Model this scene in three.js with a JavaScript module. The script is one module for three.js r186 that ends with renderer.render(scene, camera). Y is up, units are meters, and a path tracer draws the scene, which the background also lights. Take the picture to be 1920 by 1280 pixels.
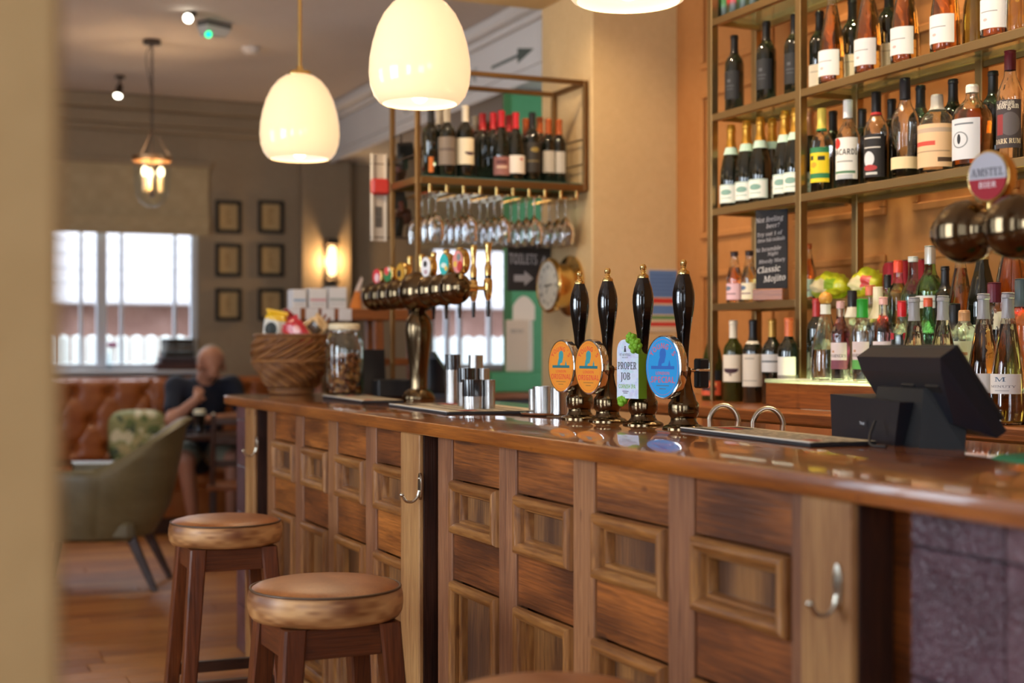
import * as THREE from 'three';
import { ConvexGeometry } from 'three/addons/geometries/ConvexGeometry.js';
import { mergeGeometries, toCreasedNormals, mergeVertices } from 'three/addons/utils/BufferGeometryUtils.js';
import { MarchingCubes } from 'three/addons/objects/MarchingCubes.js';
import { RectAreaLightUniformsLib } from 'three/addons/lights/RectAreaLightUniformsLib.js';

// ---------------------------------------------------------------- camera, sky, lights, exposure
RectAreaLightUniformsLib.init();
const scene = new THREE.Scene();
const renderer = new THREE.WebGLRenderer();
renderer.toneMapping = THREE.LinearToneMapping;
renderer.toneMappingExposure = 1.12;
renderer.shadowMap.enabled = true;

const FOC = 2667, EYE = 1.30, YAW = Math.atan2(960 + 230, FOC), HOR = 655;   // 50 mm lens, horizon at row 655
const camera = new THREE.PerspectiveCamera(2 * Math.atan(640 / FOC) * 180 / Math.PI, 1.5, 0.05, 300);
camera.position.set(0, EYE, 0);
camera.rotation.y = -YAW;
camera.setViewOffset(1920, 1280, 0, 640 - HOR, 1920, 1280);
camera.focus = 3.75;
camera.userData.fStop = 2.0;

scene.background = new THREE.Color(0.80, 0.89, 1.0);
scene.backgroundIntensity = 3.4;

const DAY = new THREE.Color(0.90, 0.95, 1.0), WARM = new THREE.Color(1.0, 0.66, 0.34);
function areaLight(w, h, color, intensity, pos, target) {
  const l = new THREE.RectAreaLight(color, intensity, w, h);
  l.position.set(...pos); l.lookAt(...target); scene.add(l); return l;
}
// daylight outside the windows of the street wall (x = -2.6); each window is built below
const WIN_LEFT = [[-7.25, -5.95], [-4.3, -2.7], [-0.7, 0.9]];
for (const [z0, z1] of WIN_LEFT) areaLight(z1 - z0, 1.7, DAY, z0 < -5 ? 3.6 : 11.5, [-2.95, 1.85, (z0 + z1) / 2], [3, 1.5, (z0 + z1) / 2]);
// daylight outside the window in the wall behind the photographer
areaLight(1.8, 1.7, DAY, 3.5, [-0.6, 1.85, 2.9], [-0.6, 1.5, -3]);
// area light added out of view above the end window, for rim light indoors
areaLight(4.2, 1.6, DAY, 10, [1.9, 3.9, -12.6], [1.9, 0.7, -9.2]);

// ---------------------------------------------------------------- pixel helpers (a pixel gives a direction; the plane gives the place)
const SA = Math.sin(YAW), CA = Math.cos(YAW);
const zOn = (px, X) => { const u = (px - 960) / FOC; return X * (-CA + u * SA) / (SA + u * CA); };          // z where column px meets the plane x = X
const xOn = (px, Z) => { const u = (px - 960) / FOC; return Z * (SA + u * CA) / (-CA + u * SA); };          // x where column px meets the plane z = Z
const depthOf = (X, Z) => X * SA - Z * CA;
const yAt = (py, X, Z) => EYE + (HOR - py) / FOC * depthOf(X, Z);
const atD = (px, d) => { const u = (px - 960) / FOC; return [d * (SA + u * CA), d * (-CA + u * SA)]; };

// ---------------------------------------------------------------- helpers
function rng(seed) { let s = seed >>> 0; return () => { s = (s + 0x6D2B79F5) >>> 0; let t = s; t = Math.imul(t ^ (t >>> 15), t | 1); t ^= t + Math.imul(t ^ (t >>> 7), t | 61); return ((t ^ (t >>> 14)) >>> 0) / 4294967296; }; }
const R = rng(7);
const rr = (a, b) => a + (b - a) * R();
const D2R = Math.PI / 180;
const taken = {};
function numbered(base) { const n = taken[base] ?? 0; taken[base] = n + 1; return n ? base + '_' + String(n).padStart(3, '0') : base; }
function tag(o, label, category, group) { o.userData.label = label; o.userData.category = category; if (group) o.userData.group = group; return o; }
function thing(name, label, category, pos = [0, 0, 0], turn = 0, group) {
  const g = new THREE.Group(); g.name = numbered(name); g.position.set(...pos); g.rotation.y = turn; scene.add(g);
  return tag(g, label, category, group);
}
function mesh(name, geo, mat, parent = scene) {
  const m = new THREE.Mesh(geo, mat); m.name = parent === scene ? numbered(name) : name; m.castShadow = m.receiveShadow = true; parent.add(m); return m;
}
function struct(name, geo, mat) { const m = mesh(name, geo, mat); m.userData.kind = 'structure'; return m; }
function structG(name) { const g = new THREE.Group(); g.name = numbered(name); g.userData.kind = 'structure'; scene.add(g); return g; }
const at = (g, x, y, z) => g.clone().translate(x, y, z);
const merge = (list) => { const l = list.map((g) => { const q = g.index ? g.toNonIndexed() : g; for (const k of Object.keys(q.attributes)) if (!['position', 'normal', 'uv'].includes(k)) q.deleteAttribute(k); if (!q.attributes.uv) q.setAttribute('uv', new THREE.BufferAttribute(new Float32Array(q.attributes.position.count * 2), 2)); return q; }); return mergeGeometries(l); };
// texture coordinates in metres: u follows the grain axis
function grainUV(g, grain = 'x', du = rr(0, 9), dv = rr(0, 9)) {
  if (g.index) g = g.toNonIndexed();
  const p = g.attributes.position, uv = new Float32Array(p.count * 2), a = new THREE.Vector3(), b = new THREE.Vector3(), c = new THREE.Vector3();
  for (let i = 0; i < p.count; i += 3) {
    a.fromBufferAttribute(p, i); b.fromBufferAttribute(p, i + 1); c.fromBufferAttribute(p, i + 2);
    const n = b.clone().sub(a).cross(c.clone().sub(a)); const ax = Math.abs(n.x), ay = Math.abs(n.y), az = Math.abs(n.z);
    const nn = ax > ay && ax > az ? 'x' : ay > az ? 'y' : 'z', other = ['x', 'y', 'z'].filter((k) => k !== nn);
    let U, V; if (other.includes(grain)) { U = grain; V = other.find((k) => k !== grain); } else { [U, V] = other; }
    [a, b, c].forEach((v, k) => { uv[(i + k) * 2] = v[U] + du; uv[(i + k) * 2 + 1] = v[V] + dv; });
  }
  g.setAttribute('uv', new THREE.BufferAttribute(uv, 2)); return g;
}
function hull(points, grain = 'x') { return grainUV(new ConvexGeometry(points.map((p) => new THREE.Vector3(...p))), grain); }
function cbox(w, h, d, ch = 0.003, grain) {   // box with chamfered edges, centred
  const x = w / 2, y = h / 2, z = d / 2, pts = []; ch = Math.min(ch, x * 0.49, y * 0.49, z * 0.49);
  for (const i of [-1, 1]) for (const j of [-1, 1]) for (const k of [-1, 1]) pts.push([i * (x - ch), j * (y - ch), k * z], [i * (x - ch), j * y, k * (z - ch)], [i * x, j * (y - ch), k * (z - ch)]);
  return hull(pts, grain ?? (w >= h && w >= d ? 'x' : h >= d ? 'y' : 'z'));
}
const boxAt = (x0, x1, y0, y1, z0, z1, ch = 0.003, grain) => cbox(x1 - x0, y1 - y0, z1 - z0, ch, grain).translate((x0 + x1) / 2, (y0 + y1) / 2, (z0 + z1) / 2);
function lathe(pts, seg = 32, crease = 0.7) {
  const g = new THREE.LatheGeometry(pts.map(([r, y]) => new THREE.Vector2(Math.max(r, 1e-5), y)), seg);
  return toCreasedNormals(g, crease);
}
// open vessel with real wall thickness: outer profile up, inner profile down
const vessel = (pts, wall = 0.0025, seg = 36, crease = 1.0) => { const inner = pts.map(([r, y], i) => [Math.max(0, r - wall), i === 0 || y < pts[0][1] + wall * 1.6 ? Math.max(y, pts[0][1]) + wall * 1.6 : y]).reverse(); return lathe([...pts, ...inner], seg, crease); };
const tube = (pts, r, seg = 24, rad = 8, closed = false) => new THREE.TubeGeometry(new THREE.CatmullRomCurve3(pts.map((p) => new THREE.Vector3(...p)), closed), seg, r, rad, closed);
const cyl = (r0, r1, h, seg = 20) => toCreasedNormals(new THREE.CylinderGeometry(r0, r1, h, seg), 0.7);
function rod(a, b, r0, r1 = r0, seg = 12) {
  const A = new THREE.Vector3(...a), B = new THREE.Vector3(...b), d = B.clone().sub(A);
  const g = cyl(r1, r0, d.length(), seg); g.applyQuaternion(new THREE.Quaternion().setFromUnitVectors(new THREE.Vector3(0, 1, 0), d.clone().normalize()));
  return g.translate(...A.add(B).multiplyScalar(0.5).toArray());
}
function leg(a, b, w0, w1 = w0, grain = 'y') {   // square tapered bar from a (top) to b (bottom)
  const pts = []; for (const [p, w] of [[a, w0], [b, w1]]) for (const i of [-1, 1]) for (const k of [-1, 1]) { const h = w / 2; pts.push([p[0] + i * h, p[1], p[2] + k * h * 0.8], [p[0] + i * h * 0.8, p[1], p[2] + k * h]); }
  return hull(pts, grain);
}
// ---------------------------------------------------------------- textures
function noise2(seed, px, py) {   // value noise that repeats every px x py cells
  const r = rng(seed), t = new Float32Array(px * py); for (let i = 0; i < t.length; i++) t[i] = r();
  return (x, y) => {
    const x0 = Math.floor(x), y0 = Math.floor(y), fx = x - x0, fy = y - y0, sx = fx * fx * (3 - 2 * fx), sy = fy * fy * (3 - 2 * fy);
    const X0 = ((x0 % px) + px) % px, X1 = (X0 + 1) % px, Y0 = ((y0 % py) + py) % py, Y1 = (Y0 + 1) % py;
    return (t[Y0 * px + X0] * (1 - sx) + t[Y0 * px + X1] * sx) * (1 - sy) + (t[Y1 * px + X0] * (1 - sx) + t[Y1 * px + X1] * sx) * sy;
  };
}
function dataTex(w, h, fn, srgb = true) {
  const d = new Uint8Array(w * h * 4), o = [0, 0, 0];
  for (let y = 0; y < h; y++) for (let x = 0; x < w; x++) { fn(x / w, y / h, o); const i = (y * w + x) * 4; for (let k = 0; k < 3; k++) d[i + k] = Math.max(0, Math.min(255, o[k])); d[i + 3] = 255; }
  const t = new THREE.DataTexture(d, w, h); t.wrapS = t.wrapT = THREE.RepeatWrapping; t.magFilter = t.minFilter = THREE.LinearFilter; if (srgb) t.colorSpace = THREE.SRGBColorSpace; t.needsUpdate = true; return t;
}
const mix3 = (a, b, t, o) => { for (let k = 0; k < 3; k++) o[k] = a[k] + (b[k] - a[k]) * t; };
function woodTex(seed, light, dark, mu = 1.2, mv = 0.3, blotch = 0.35, streak = 1) {   // covers mu x mv metres
  const n1 = noise2(seed, 6, 24), n2 = noise2(seed + 1, 10, 90), n3 = noise2(seed + 2, 40, 190), nb = noise2(seed + 3, 6, 5), nk = noise2(seed + 4, 14, 8);
  const t = dataTex(512, 256, (u, v, o) => {
    const w = n1(u * 6, v * 24 + n1(u * 6, 3) * 1.2); const g = 0.5 + 0.5 * Math.sin((v * 13 + w * 2.2) * 6.283);
    let s = 0.16 * g + 0.36 * n2(u * 10, v * 90) + 0.30 * n3(u * 40, v * 190) + blotch * (nb(u * 6, v * 5) - 0.4) + 0.1;
    const k = nk(u * 14, v * 8); if (k > 0.93) s += (k - 0.93) * 7;
    mix3(light, dark, Math.max(0, Math.min(1, s * streak)), o);
  });
  t.repeat.set(1 / mu, 1 / mv); return t;
}
function fineTex(seed, lo, hi, mu = 0.5) { const a = noise2(seed, 64, 64), b = noise2(seed + 1, 160, 160), c = noise2(seed + 2, 9, 9); const t = dataTex(256, 256, (u, v, o) => { const s = 0.35 * a(u * 64, v * 64) + 0.35 * b(u * 160, v * 160) + 0.3 * c(u * 9, v * 9); o[0] = o[1] = o[2] = lo + (hi - lo) * s; }, false); t.repeat.set(1 / mu, 1 / mu); return t; }
function paintTex(seed, rgb, amp = 8, mu = 1.6) { const a = noise2(seed, 7, 7), b = noise2(seed + 1, 60, 60), c = noise2(seed + 2, 120, 120); const t = dataTex(256, 256, (u, v, o) => { const s = (a(u * 7, v * 7) - 0.5) * amp + (b(u * 60, v * 60) - 0.5) * amp * 0.5 + (c(u * 120, v * 120) - 0.5) * amp * 0.5; for (let k = 0; k < 3; k++) o[k] = rgb[k] + s; }); t.repeat.set(1 / mu, 1 / mu); return t; }
function canvasTex(w, h, draw) {
  const c = document.createElement('canvas'); c.width = w; c.height = h; const x = c.getContext('2d'); draw(x, w, h);
  const t = new THREE.CanvasTexture(c); t.colorSpace = THREE.SRGBColorSpace; t.magFilter = t.minFilter = THREE.LinearFilter; return t;
}
// one shared sheet for small printed things: labels, badges, packets
const SHEET = (() => { const c = document.createElement('canvas'); c.width = 2048; c.height = 2048; const x = c.getContext('2d'); x.fillStyle = '#808080'; x.fillRect(0, 0, 2048, 2048); const t = new THREE.CanvasTexture(c); t.colorSpace = THREE.SRGBColorSpace; t.magFilter = t.minFilter = THREE.LinearFilter; return { x, t, px: 2, py: 2, row: 0 }; })();
function cell(w, h, draw) {
  if (SHEET.px + w + 2 > 2048) { SHEET.px = 2; SHEET.py += SHEET.row + 4; SHEET.row = 0; }
  const X = SHEET.px, Y = SHEET.py, c = SHEET.x; if (Y + h > 2048) throw new Error('sheet full'); SHEET.px += w + 4; SHEET.row = Math.max(SHEET.row, h);
  c.save(); c.translate(X, Y); c.beginPath(); c.rect(-1, -1, w + 2, h + 2); c.clip(); draw(c, w, h); c.restore(); c.textAlign = 'start'; c.textBaseline = 'alphabetic';
  return [(X + 1) / 2048, 1 - (Y + h - 1) / 2048, (w - 2) / 2048, (h - 2) / 2048];
}
function printed(geo, q) { const g = geo.clone(), uv = g.attributes.uv; for (let i = 0; i < uv.count; i++) uv.setXY(i, q[0] + Math.min(1, Math.max(0, uv.getX(i))) * q[2], q[1] + Math.min(1, Math.max(0, uv.getY(i))) * q[3]); return g; }
const std = (o) => new THREE.MeshStandardMaterial(o), phy = (o) => new THREE.MeshPhysicalMaterial(o);
const BUMP = fineTex(90, 60, 200, 0.12);
const grainBump = (() => { const a = noise2(50, 10, 120), b = noise2(51, 30, 220); const t = dataTex(512, 256, (u, v, o) => { o[0] = o[1] = o[2] = 255 * (0.6 * a(u * 10, v * 120) + 0.4 * b(u * 30, v * 220)); }, false); t.repeat.set(1 / 1.2, 1 / 0.3); return t; })();
const wood = (seed, light, dark, rough = 0.45, coat = 0, o = {}) => phy({ map: woodTex(seed, light, dark, 1.2, 0.3, o.blotch, o.streak), roughness: rough, clearcoat: coat, clearcoatRoughness: 0.18, bumpMap: grainBump, bumpScale: o.bump ?? 0.0006 });
const paint = (seed, rgb, rough = 0.8, amp = 8) => std({ map: paintTex(seed, rgb, amp), roughness: rough, bumpMap: BUMP, bumpScale: 0.0006 });
const metal = (rgb, rough = 0.25) => std({ color: new THREE.Color().setRGB(...rgb), metalness: 1, roughness: rough });
const gloss = (rgb, rough = 0.3, coat = 0) => phy({ color: new THREE.Color().setRGB(...rgb), roughness: rough, clearcoat: coat, clearcoatRoughness: 0.05 });
const css = (hex, rough = 0.6) => std({ color: new THREE.Color(hex), roughness: rough });
const glow = (rgb, k = 1) => std({ color: 0x111111, emissive: new THREE.Color().setRGB(...rgb), emissiveIntensity: k, roughness: 0.5 });
const M = {
  rail: [wood(11, [184, 108, 46], [84, 44, 17], 0.40, 0.25, { blotch: 0.95 }), wood(15, [166, 94, 41], [76, 39, 16], 0.40, 0.25, { blotch: 0.95 }), wood(19, [194, 118, 50], [92, 48, 17], 0.40, 0.25, { blotch: 0.95 })],
  stile: [wood(23, [172, 118, 78], [106, 64, 40], 0.5, 0.15), wood(27, [160, 108, 72], [96, 58, 37], 0.5, 0.15), wood(31, [180, 126, 80], [114, 70, 40], 0.5, 0.15)],
  mould: [wood(35, [202, 144, 78], [112, 66, 28], 0.32, 0.5), wood(39, [188, 128, 66], [98, 56, 25], 0.32, 0.5)],
  inset: [wood(43, [156, 104, 58], [70, 44, 30], 0.42, 0.2, { blotch: 1.0 }), wood(47, [168, 116, 62], [80, 50, 30], 0.42, 0.2, { blotch: 1.0 })],
  post: wood(51, [206, 160, 100], [140, 92, 50], 0.5, 0.15, { blotch: 0.6 }),
  top: (() => { const m = wood(55, [200, 120, 46], [122, 64, 20], 0.28, 1.0, { blotch: 0.6, bump: 0.00015 }); m.clearcoatRoughness = 0.05; return m; })(),
  backTop: wood(59, [170, 98, 44], [92, 48, 18], 0.3, 0.4),
  stoolLeg: wood(63, [128, 66, 30], [68, 32, 14], 0.35, 0.3),
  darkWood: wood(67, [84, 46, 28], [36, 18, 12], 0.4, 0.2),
  stand: wood(71, [170, 98, 44], [104, 56, 22], 0.45, 0.15),
  floor: [wood(75, [206, 138, 70], [130, 76, 36], 0.28, 0.3), wood(79, [190, 120, 60], [114, 64, 30], 0.3, 0.3), wood(83, [214, 148, 80], [140, 86, 42], 0.28, 0.3)],
  tan: paint(101, [200, 170, 124]), taupe: paint(104, [144, 127, 106]), ochre: paint(107, [168, 110, 54]), white: paint(110, [214, 212, 212], 0.7, 5), ceil: paint(113, [204, 192, 184], 0.85, 5), jamb: paint(116, [172, 138, 90]), green: paint(119, [60, 130, 80], 0.6),
  bronze: metal([0.36, 0.24, 0.11], 0.38), cage: metal([0.26, 0.15, 0.06], 0.45), brass: metal([0.80, 0.55, 0.20], 0.2), darkBrass: metal([0.15, 0.105, 0.058], 0.18), steel: metal([0.50, 0.48, 0.46], 0.27), chrome: metal([0.75, 0.73, 0.70], 0.12), iron: metal([0.10, 0.08, 0.07], 0.5), hook: metal([0.62, 0.57, 0.46], 0.22),
  black: gloss([0.008, 0.008, 0.010], 0.12, 1), blackMat: gloss([0.007, 0.007, 0.008], 0.55), navy: gloss([0.007, 0.009, 0.016], 0.45), rubber: gloss([0.015, 0.015, 0.018], 0.6),
  print: phy({ map: SHEET.t, roughness: 0.65 }), glossPrint: phy({ map: SHEET.t, roughness: 0.32, clearcoat: 0.5, clearcoatRoughness: 0.2 }),
  paper: css('#e8e4da', 0.8), cream: css('#e6d7b4', 0.7),
  clear: phy({ color: 0xf6fbf8, transmission: 1, roughness: 0.0, thickness: 0.004, ior: 1.5 }),
  pane: phy({ color: 0xf4faff, transmission: 1, roughness: 0.0, thickness: 0, ior: 1.5 }),
};
// ================================================================ the room
const XL = -2.6, XR = 3.3, XFAR = 5.4, ZF = -10.7, ZB = 2.5, CEIL = 3.16;
// ---- floor: boards run across the room; those in view are built one by one
{
  const f = struct('floor', boxAt(XL - 0.15, XFAR + 0.15, -0.12, -0.022, ZF - 0.15, ZB + 0.15, 0.002, 'x'), M.floor[1]);
  f.userData.label = 'worn honey-coloured floorboards';
  const fr = rng(31);
  for (let z = ZF + 0.03, k = 0; z < -4.2; k++) {
    const w = 0.125 + 0.02 * fr(); let x = -0.6 - fr() * 0.6;
    while (x < 2.9) { const L = 1.5 + fr() * 1.2; mesh('plank', boxAt(x, Math.min(x + L, 3.1) - 0.003, -0.022, 0, z, z + w - 0.003, 0.0015, 'x'), M.floor[Math.floor(fr() * 3)], f); x += L; }
    z += w;
  }
  mesh('plank', boxAt(XL, XFAR, -0.022, -0.0005, -4.1, ZB, 0.002, 'x'), M.floor[0], f);
}
// walls are built from blocks round their openings
function wallBlocks(name, mat, blocks) { const g = structG(name); for (const b of blocks) mesh('wall_block', boxAt(...b, 0.001), mat, g); return g; }
const W1 = { x0: 0.75, x1: 2.2, y0: 1.15, y1: 2.62 }, W2 = { x0: 4.06, x1: 4.86, y0: 1.14, y1: 2.62 };
const wallFar = wallBlocks('wall_far', M.taupe, [
  [XL - 0.15, W1.x0, 0, CEIL, ZF - 0.15, ZF], [W1.x0, W1.x1, 0, W1.y0, ZF - 0.15, ZF], [W1.x0, W1.x1, W1.y1, CEIL, ZF - 0.15, ZF], [W1.x1, W2.x0, 0, CEIL, ZF - 0.15, ZF],
  [W2.x0, W2.x1, 0, W2.y0, ZF - 0.15, ZF], [W2.x0, W2.x1, W2.y1, CEIL, ZF - 0.15, ZF], [W2.x1, XFAR + 0.15, 0, CEIL, ZF - 0.15, ZF]]);
mesh('pier', boxAt(2.97, 3.36, 0, CEIL - 0.001, ZF, ZF + 0.10, 0.004), M.taupe, wallFar);
// cornice of the end wall, stepped
for (const [y0, y1, d] of [[2.90, 2.95, 0.035], [2.95, 3.05, 0.06], [3.05, 3.158, 0.11]]) mesh('cornice', boxAt(XL, 3.2, y0, y1, ZF, ZF + d + 0.02, 0.008, 'x'), M.taupe, wallFar);
{ // street wall with three windows
  const bl = []; let z = ZF - 0.0; const y0 = 1.0, y1 = 2.7;
  for (const [a, b] of WIN_LEFT) { bl.push([XL - 0.15, XL, 0, CEIL, z, a], [XL - 0.15, XL, 0, y0, a, b], [XL - 0.15, XL, y1, CEIL, a, b]); z = b; }
  bl.push([XL - 0.15, XL, 0, CEIL, z, ZB]);
  wallBlocks('wall_left', M.taupe, bl);
}
wallBlocks('wall_back', M.taupe, [[XL - 0.15, -1.5, 0, CEIL, ZB, ZB + 0.15], [-1.5, 0.3, 0, 1.0, ZB, ZB + 0.15], [-1.5, 0.3, 2.7, CEIL, ZB, ZB + 0.15], [0.3, XFAR, 0, CEIL, ZB, ZB + 0.15]]);
wallBlocks('wall_side', M.taupe, [[XFAR, XFAR + 0.15, 0, CEIL, ZF, -5.6]]);
const wallRight = wallBlocks('wall_right', M.ochre, [[XR, XR + 0.15, 0, CEIL, -5.57, ZB]]);
{ // panel mouldings on the ochre wall behind the shelves
  const bead = (y0, y1, z0, z1) => { const w = 0.028, d = 0.016;
    for (const b of [[y0, y0 + w, z0, z1], [y1 - w, y1, z0, z1]]) mesh('panel_moulding', boxAt(XR - d, XR, b[0], b[1], b[2], b[3], 0.006), M.ochre, wallRight);
    for (const b of [[y0 + w, y1 - w, z0, z0 + w], [y0 + w, y1 - w, z1 - w, z1]]) mesh('panel_moulding', boxAt(XR - d, XR, b[0], b[1], b[2], b[3], 0.006), M.ochre, wallRight); };
  for (const [z0, z1] of [[-5.35, -4.80], [-4.66, -4.10], [-3.95, -3.45], [-3.30, -2.75], [-2.6, -2.0]]) { bead(1.78, 2.42, z0, z1); bead(1.22, 1.64, z0, z1); bead(2.52, 2.95, z0, z1); }
}
struct('ceiling', boxAt(XL - 0.15, XFAR + 0.15, CEIL, CEIL + 0.12, ZF - 0.15, ZB + 0.15, 0.002), M.ceil);
const pillar = struct('pillar', boxAt(2.87, 3.55, 0, CEIL - 0.002, -6.09, -5.57, 0.006), M.tan);
struct('beam', boxAt(XL, 2.868, 2.905, CEIL - 0.002, -6.09, -5.8, 0.006), M.tan);
struct('wall_green', boxAt(3.21, XFAR - 0.002, 0, 2.735, -7.32, -7.2, 0.004), M.green);
struct('jamb', boxAt(-0.42, 0.119, 0, CEIL - 0.002, -1.40, -1.04, 0.006), M.jamb);
// ---- bulkhead over the passage with its mouldings and the painted direction
{
  const x = 3.22, z1 = -6.12, g = structG('bulkhead');
  mesh('frieze', boxAt(x, x + 0.35, 2.76, CEIL - 0.001, ZF + 0.001, z1, 0.002), M.white, g);
  mesh('moulding', boxAt(x - 0.03, x, 2.74, 2.765, ZF, z1, 0.006), M.white, g);
  mesh('moulding', boxAt(x - 0.018, x, 2.765, 2.815, ZF, z1, 0.008), M.white, g);
  mesh('moulding', boxAt(x - 0.03, x, 2.815, 2.83, ZF, z1, 0.006), M.white, g);
  mesh('moulding', boxAt(x - 0.05, x, 3.05, 3.085, ZF, z1, 0.01), M.white, g);
  mesh('moulding', boxAt(x - 0.11, x, 3.085, CEIL - 0.001, ZF, z1, 0.02), M.white, g);
  const t = canvasTex(1024, 128, (c, w, h) => { c.fillStyle = '#d6d4d4'; c.fillRect(0, 0, w, h); c.fillStyle = '#8d9493'; c.font = 'bold 92px serif'; c.textBaseline = 'middle'; c.fillText('GENTLEMEN', 20, h / 2, 640); c.fillStyle = '#4c5754'; c.fillRect(720, h / 2 - 7, 190, 14); c.beginPath(); c.moveTo(890, h / 2 - 34); c.lineTo(990, h / 2); c.lineTo(890, h / 2 + 34); c.fill(); });
  const p = mesh('painted_lettering', new THREE.PlaneGeometry(2.2, 0.16), std({ map: t, roughness: 0.7 }), g); p.rotation.y = -Math.PI / 2; p.position.set(x - 0.002, 2.915, -7.95);
}
// ---- windows
function glazing(name, w, h, cols, rows, mat, pos, turn, bar = 0.05, mull = 0.025) {   // local x = width, z = towards the room
  const g = structG(name); g.position.set(...pos); g.rotation.y = turn;
  for (const s of [-1, 1]) mesh('window_frame', boxAt(s > 0 ? w / 2 - bar : -w / 2, s > 0 ? w / 2 : -w / 2 + bar, -h / 2, h / 2, -0.05, 0.02, 0.004), mat, g);
  for (const s of [-1, 1]) mesh('window_frame', boxAt(-w / 2 + bar, w / 2 - bar, s > 0 ? h / 2 - bar : -h / 2, s > 0 ? h / 2 : -h / 2 + bar, -0.05, 0.02, 0.004), mat, g);
  const xs = [-w / 2 + bar, ...cols.map((c) => c), w / 2 - bar], ys = [-h / 2 + bar, ...rows, h / 2 - bar];
  for (const c of cols) mesh('glazing_bar', boxAt(c - mull / 2, c + mull / 2, -h / 2 + bar, h / 2 - bar, -0.035, 0.012, 0.003), mat, g);
  for (const r of rows) for (let i = 0; i < xs.length - 1; i++) mesh('glazing_bar', boxAt(xs[i] + 0.013, xs[i + 1] - 0.013, r - mull / 2, r + mull / 2, -0.035, 0.012, 0.003), mat, g);
  for (let i = 0; i < xs.length - 1; i++) for (let j = 0; j < ys.length - 1; j++) { const p = mesh('pane', new THREE.PlaneGeometry(xs[i + 1] - xs[i], ys[j + 1] - ys[j]), M.pane, g); p.position.set((xs[i] + xs[i + 1]) / 2, (ys[j] + ys[j + 1]) / 2, -0.02); }
  return g;
}
const frameWhite = paint(130, [196, 202, 212], 0.5, 4);
{ // end-wall window: columns read off the photograph
  const cx = (W1.x0 + W1.x1) / 2, w = W1.x1 - W1.x0, h = W1.y1 - W1.y0, cy = (W1.y0 + W1.y1) / 2, col = (px) => xOn(px, ZF - 0.06) - cx;
  const g1 = glazing('window_1', w, h, [col(152), col(190), col(228), col(328)], [], frameWhite, [cx, cy, ZF - 0.06], 0, 0.045, 0.022);
  mesh('mullion', boxAt(col(190) - 0.035, col(190) + 0.035, -h / 2, h / 2, -0.05, 0.03, 0.006), frameWhite, g1);
  mesh('window_sill', boxAt(-w / 2 - 0.05, w / 2 + 0.05, -h / 2 - 0.03, -h / 2 - 0.002, -0.02, 0.17, 0.006), frameWhite, g1);
  const cx2 = (W2.x0 + W2.x1) / 2, w2 = W2.x1 - W2.x0, c2 = (px) => xOn(px, ZF - 0.06) - cx2;
  glazing('window_2', w2, W2.y1 - W2.y0, [c2(838), c2(862), c2(918)], [], frameWhite, [cx2, (W2.y0 + W2.y1) / 2, ZF - 0.06], 0, 0.045, 0.03);
}
WIN_LEFT.forEach(([a, b], i) => glazing('window_' + (i + 3), b - a, 1.7, [0], [0.25], frameWhite, [XL - 0.08, 1.85, (a + b) / 2], Math.PI / 2, 0.06, 0.04));
glazing('window_6', 1.8, 1.7, [0], [0.25], frameWhite, [-0.6, 1.85, ZB + 0.08], Math.PI, 0.06, 0.04);

// ================================================================ outside the end wall: street, railings, house with pale cladding
{
  const pv = struct('pavement', boxAt(-12, 16, -0.3, -0.15, -30, ZF - 0.2, 0.005), paint(140, [150, 146, 140], 0.9));
  const h = thing('house', 'house across the street with white horizontal cladding over a brick base', 'house', [3, -0.15, -17.5]);
  mesh('brick_base', boxAt(-11, 11, 0, 1.98, -0.4, 0, 0.005), paint(143, [158, 118, 106], 0.9, 26), h);
  const clad = paint(149, [232, 222, 222], 0.7);
  mesh('jetty_board', boxAt(-11, 11, 1.985, 2.075, -0.35, 0.42, 0.01), clad, h);
  for (let k = 0; k < 20; k++) { const y = 2.08 + k * 0.165; mesh('cladding_board', hull([[-11, y, 0.36], [11, y, 0.36], [-11, y, 0.415], [11, y, 0.415], [-11, y + 0.16, 0.36], [11, y + 0.16, 0.36], [-11, y + 0.16, 0.392], [11, y + 0.16, 0.392]], 'x'), clad, h); }
  const rl = thing('railing', 'pale picket railing along the pavement outside the end window', 'railing', [2.6, -0.15, -13.2]);
  const railM = paint(152, [236, 240, 236], 0.6);
  for (const y of [0.6, 1.28]) mesh('rail', boxAt(-3.2, 4.2, y, y + 0.045, -0.02, 0.02, 0.005), railM, rl);
  for (let x = -3.1; x < 4.2; x += 0.13) mesh('picket', hull([[x, 0, -0.012], [x + 0.11, 0, -0.012], [x, 0, 0.012], [x + 0.11, 0, 0.012], [x, 1.56, -0.012], [x + 0.11, 1.56, -0.012], [x, 1.56, 0.012], [x + 0.11, 1.56, 0.012], [x + 0.055, 1.58, 0]], 'y'), railM, rl);
  const bushM = paint(155, [120, 150, 104], 0.9, 40);
  for (const [x, r, lab] of [[0.9, 0.55, 'low pale green bush behind the picket railing opposite the tall mullion'], [2.4, 0.6, 'round pale green bush behind the picket railing beside the books'], [5.6, 0.6, 'pale green bush outside the window behind the beer taps']]) {
    const g = new THREE.IcosahedronGeometry(r, 4), p = g.attributes.position, nz = noise2(200 + x * 10, 16, 16), v = new THREE.Vector3();
    for (let i = 0; i < p.count; i++) { v.fromBufferAttribute(p, i); const k = 0.8 + 0.4 * nz(v.x * 9 + 20, v.y * 9 + v.z * 7 + 20); p.setXYZ(i, v.x * k, v.y * k * 1.0, v.z * k); }
    const m = tag(mesh('bush', toCreasedNormals(g, 0.2), bushM), lab, 'bush'); m.position.set(x, r * 0.82 - 0.15, -15.2);
  }
}
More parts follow.
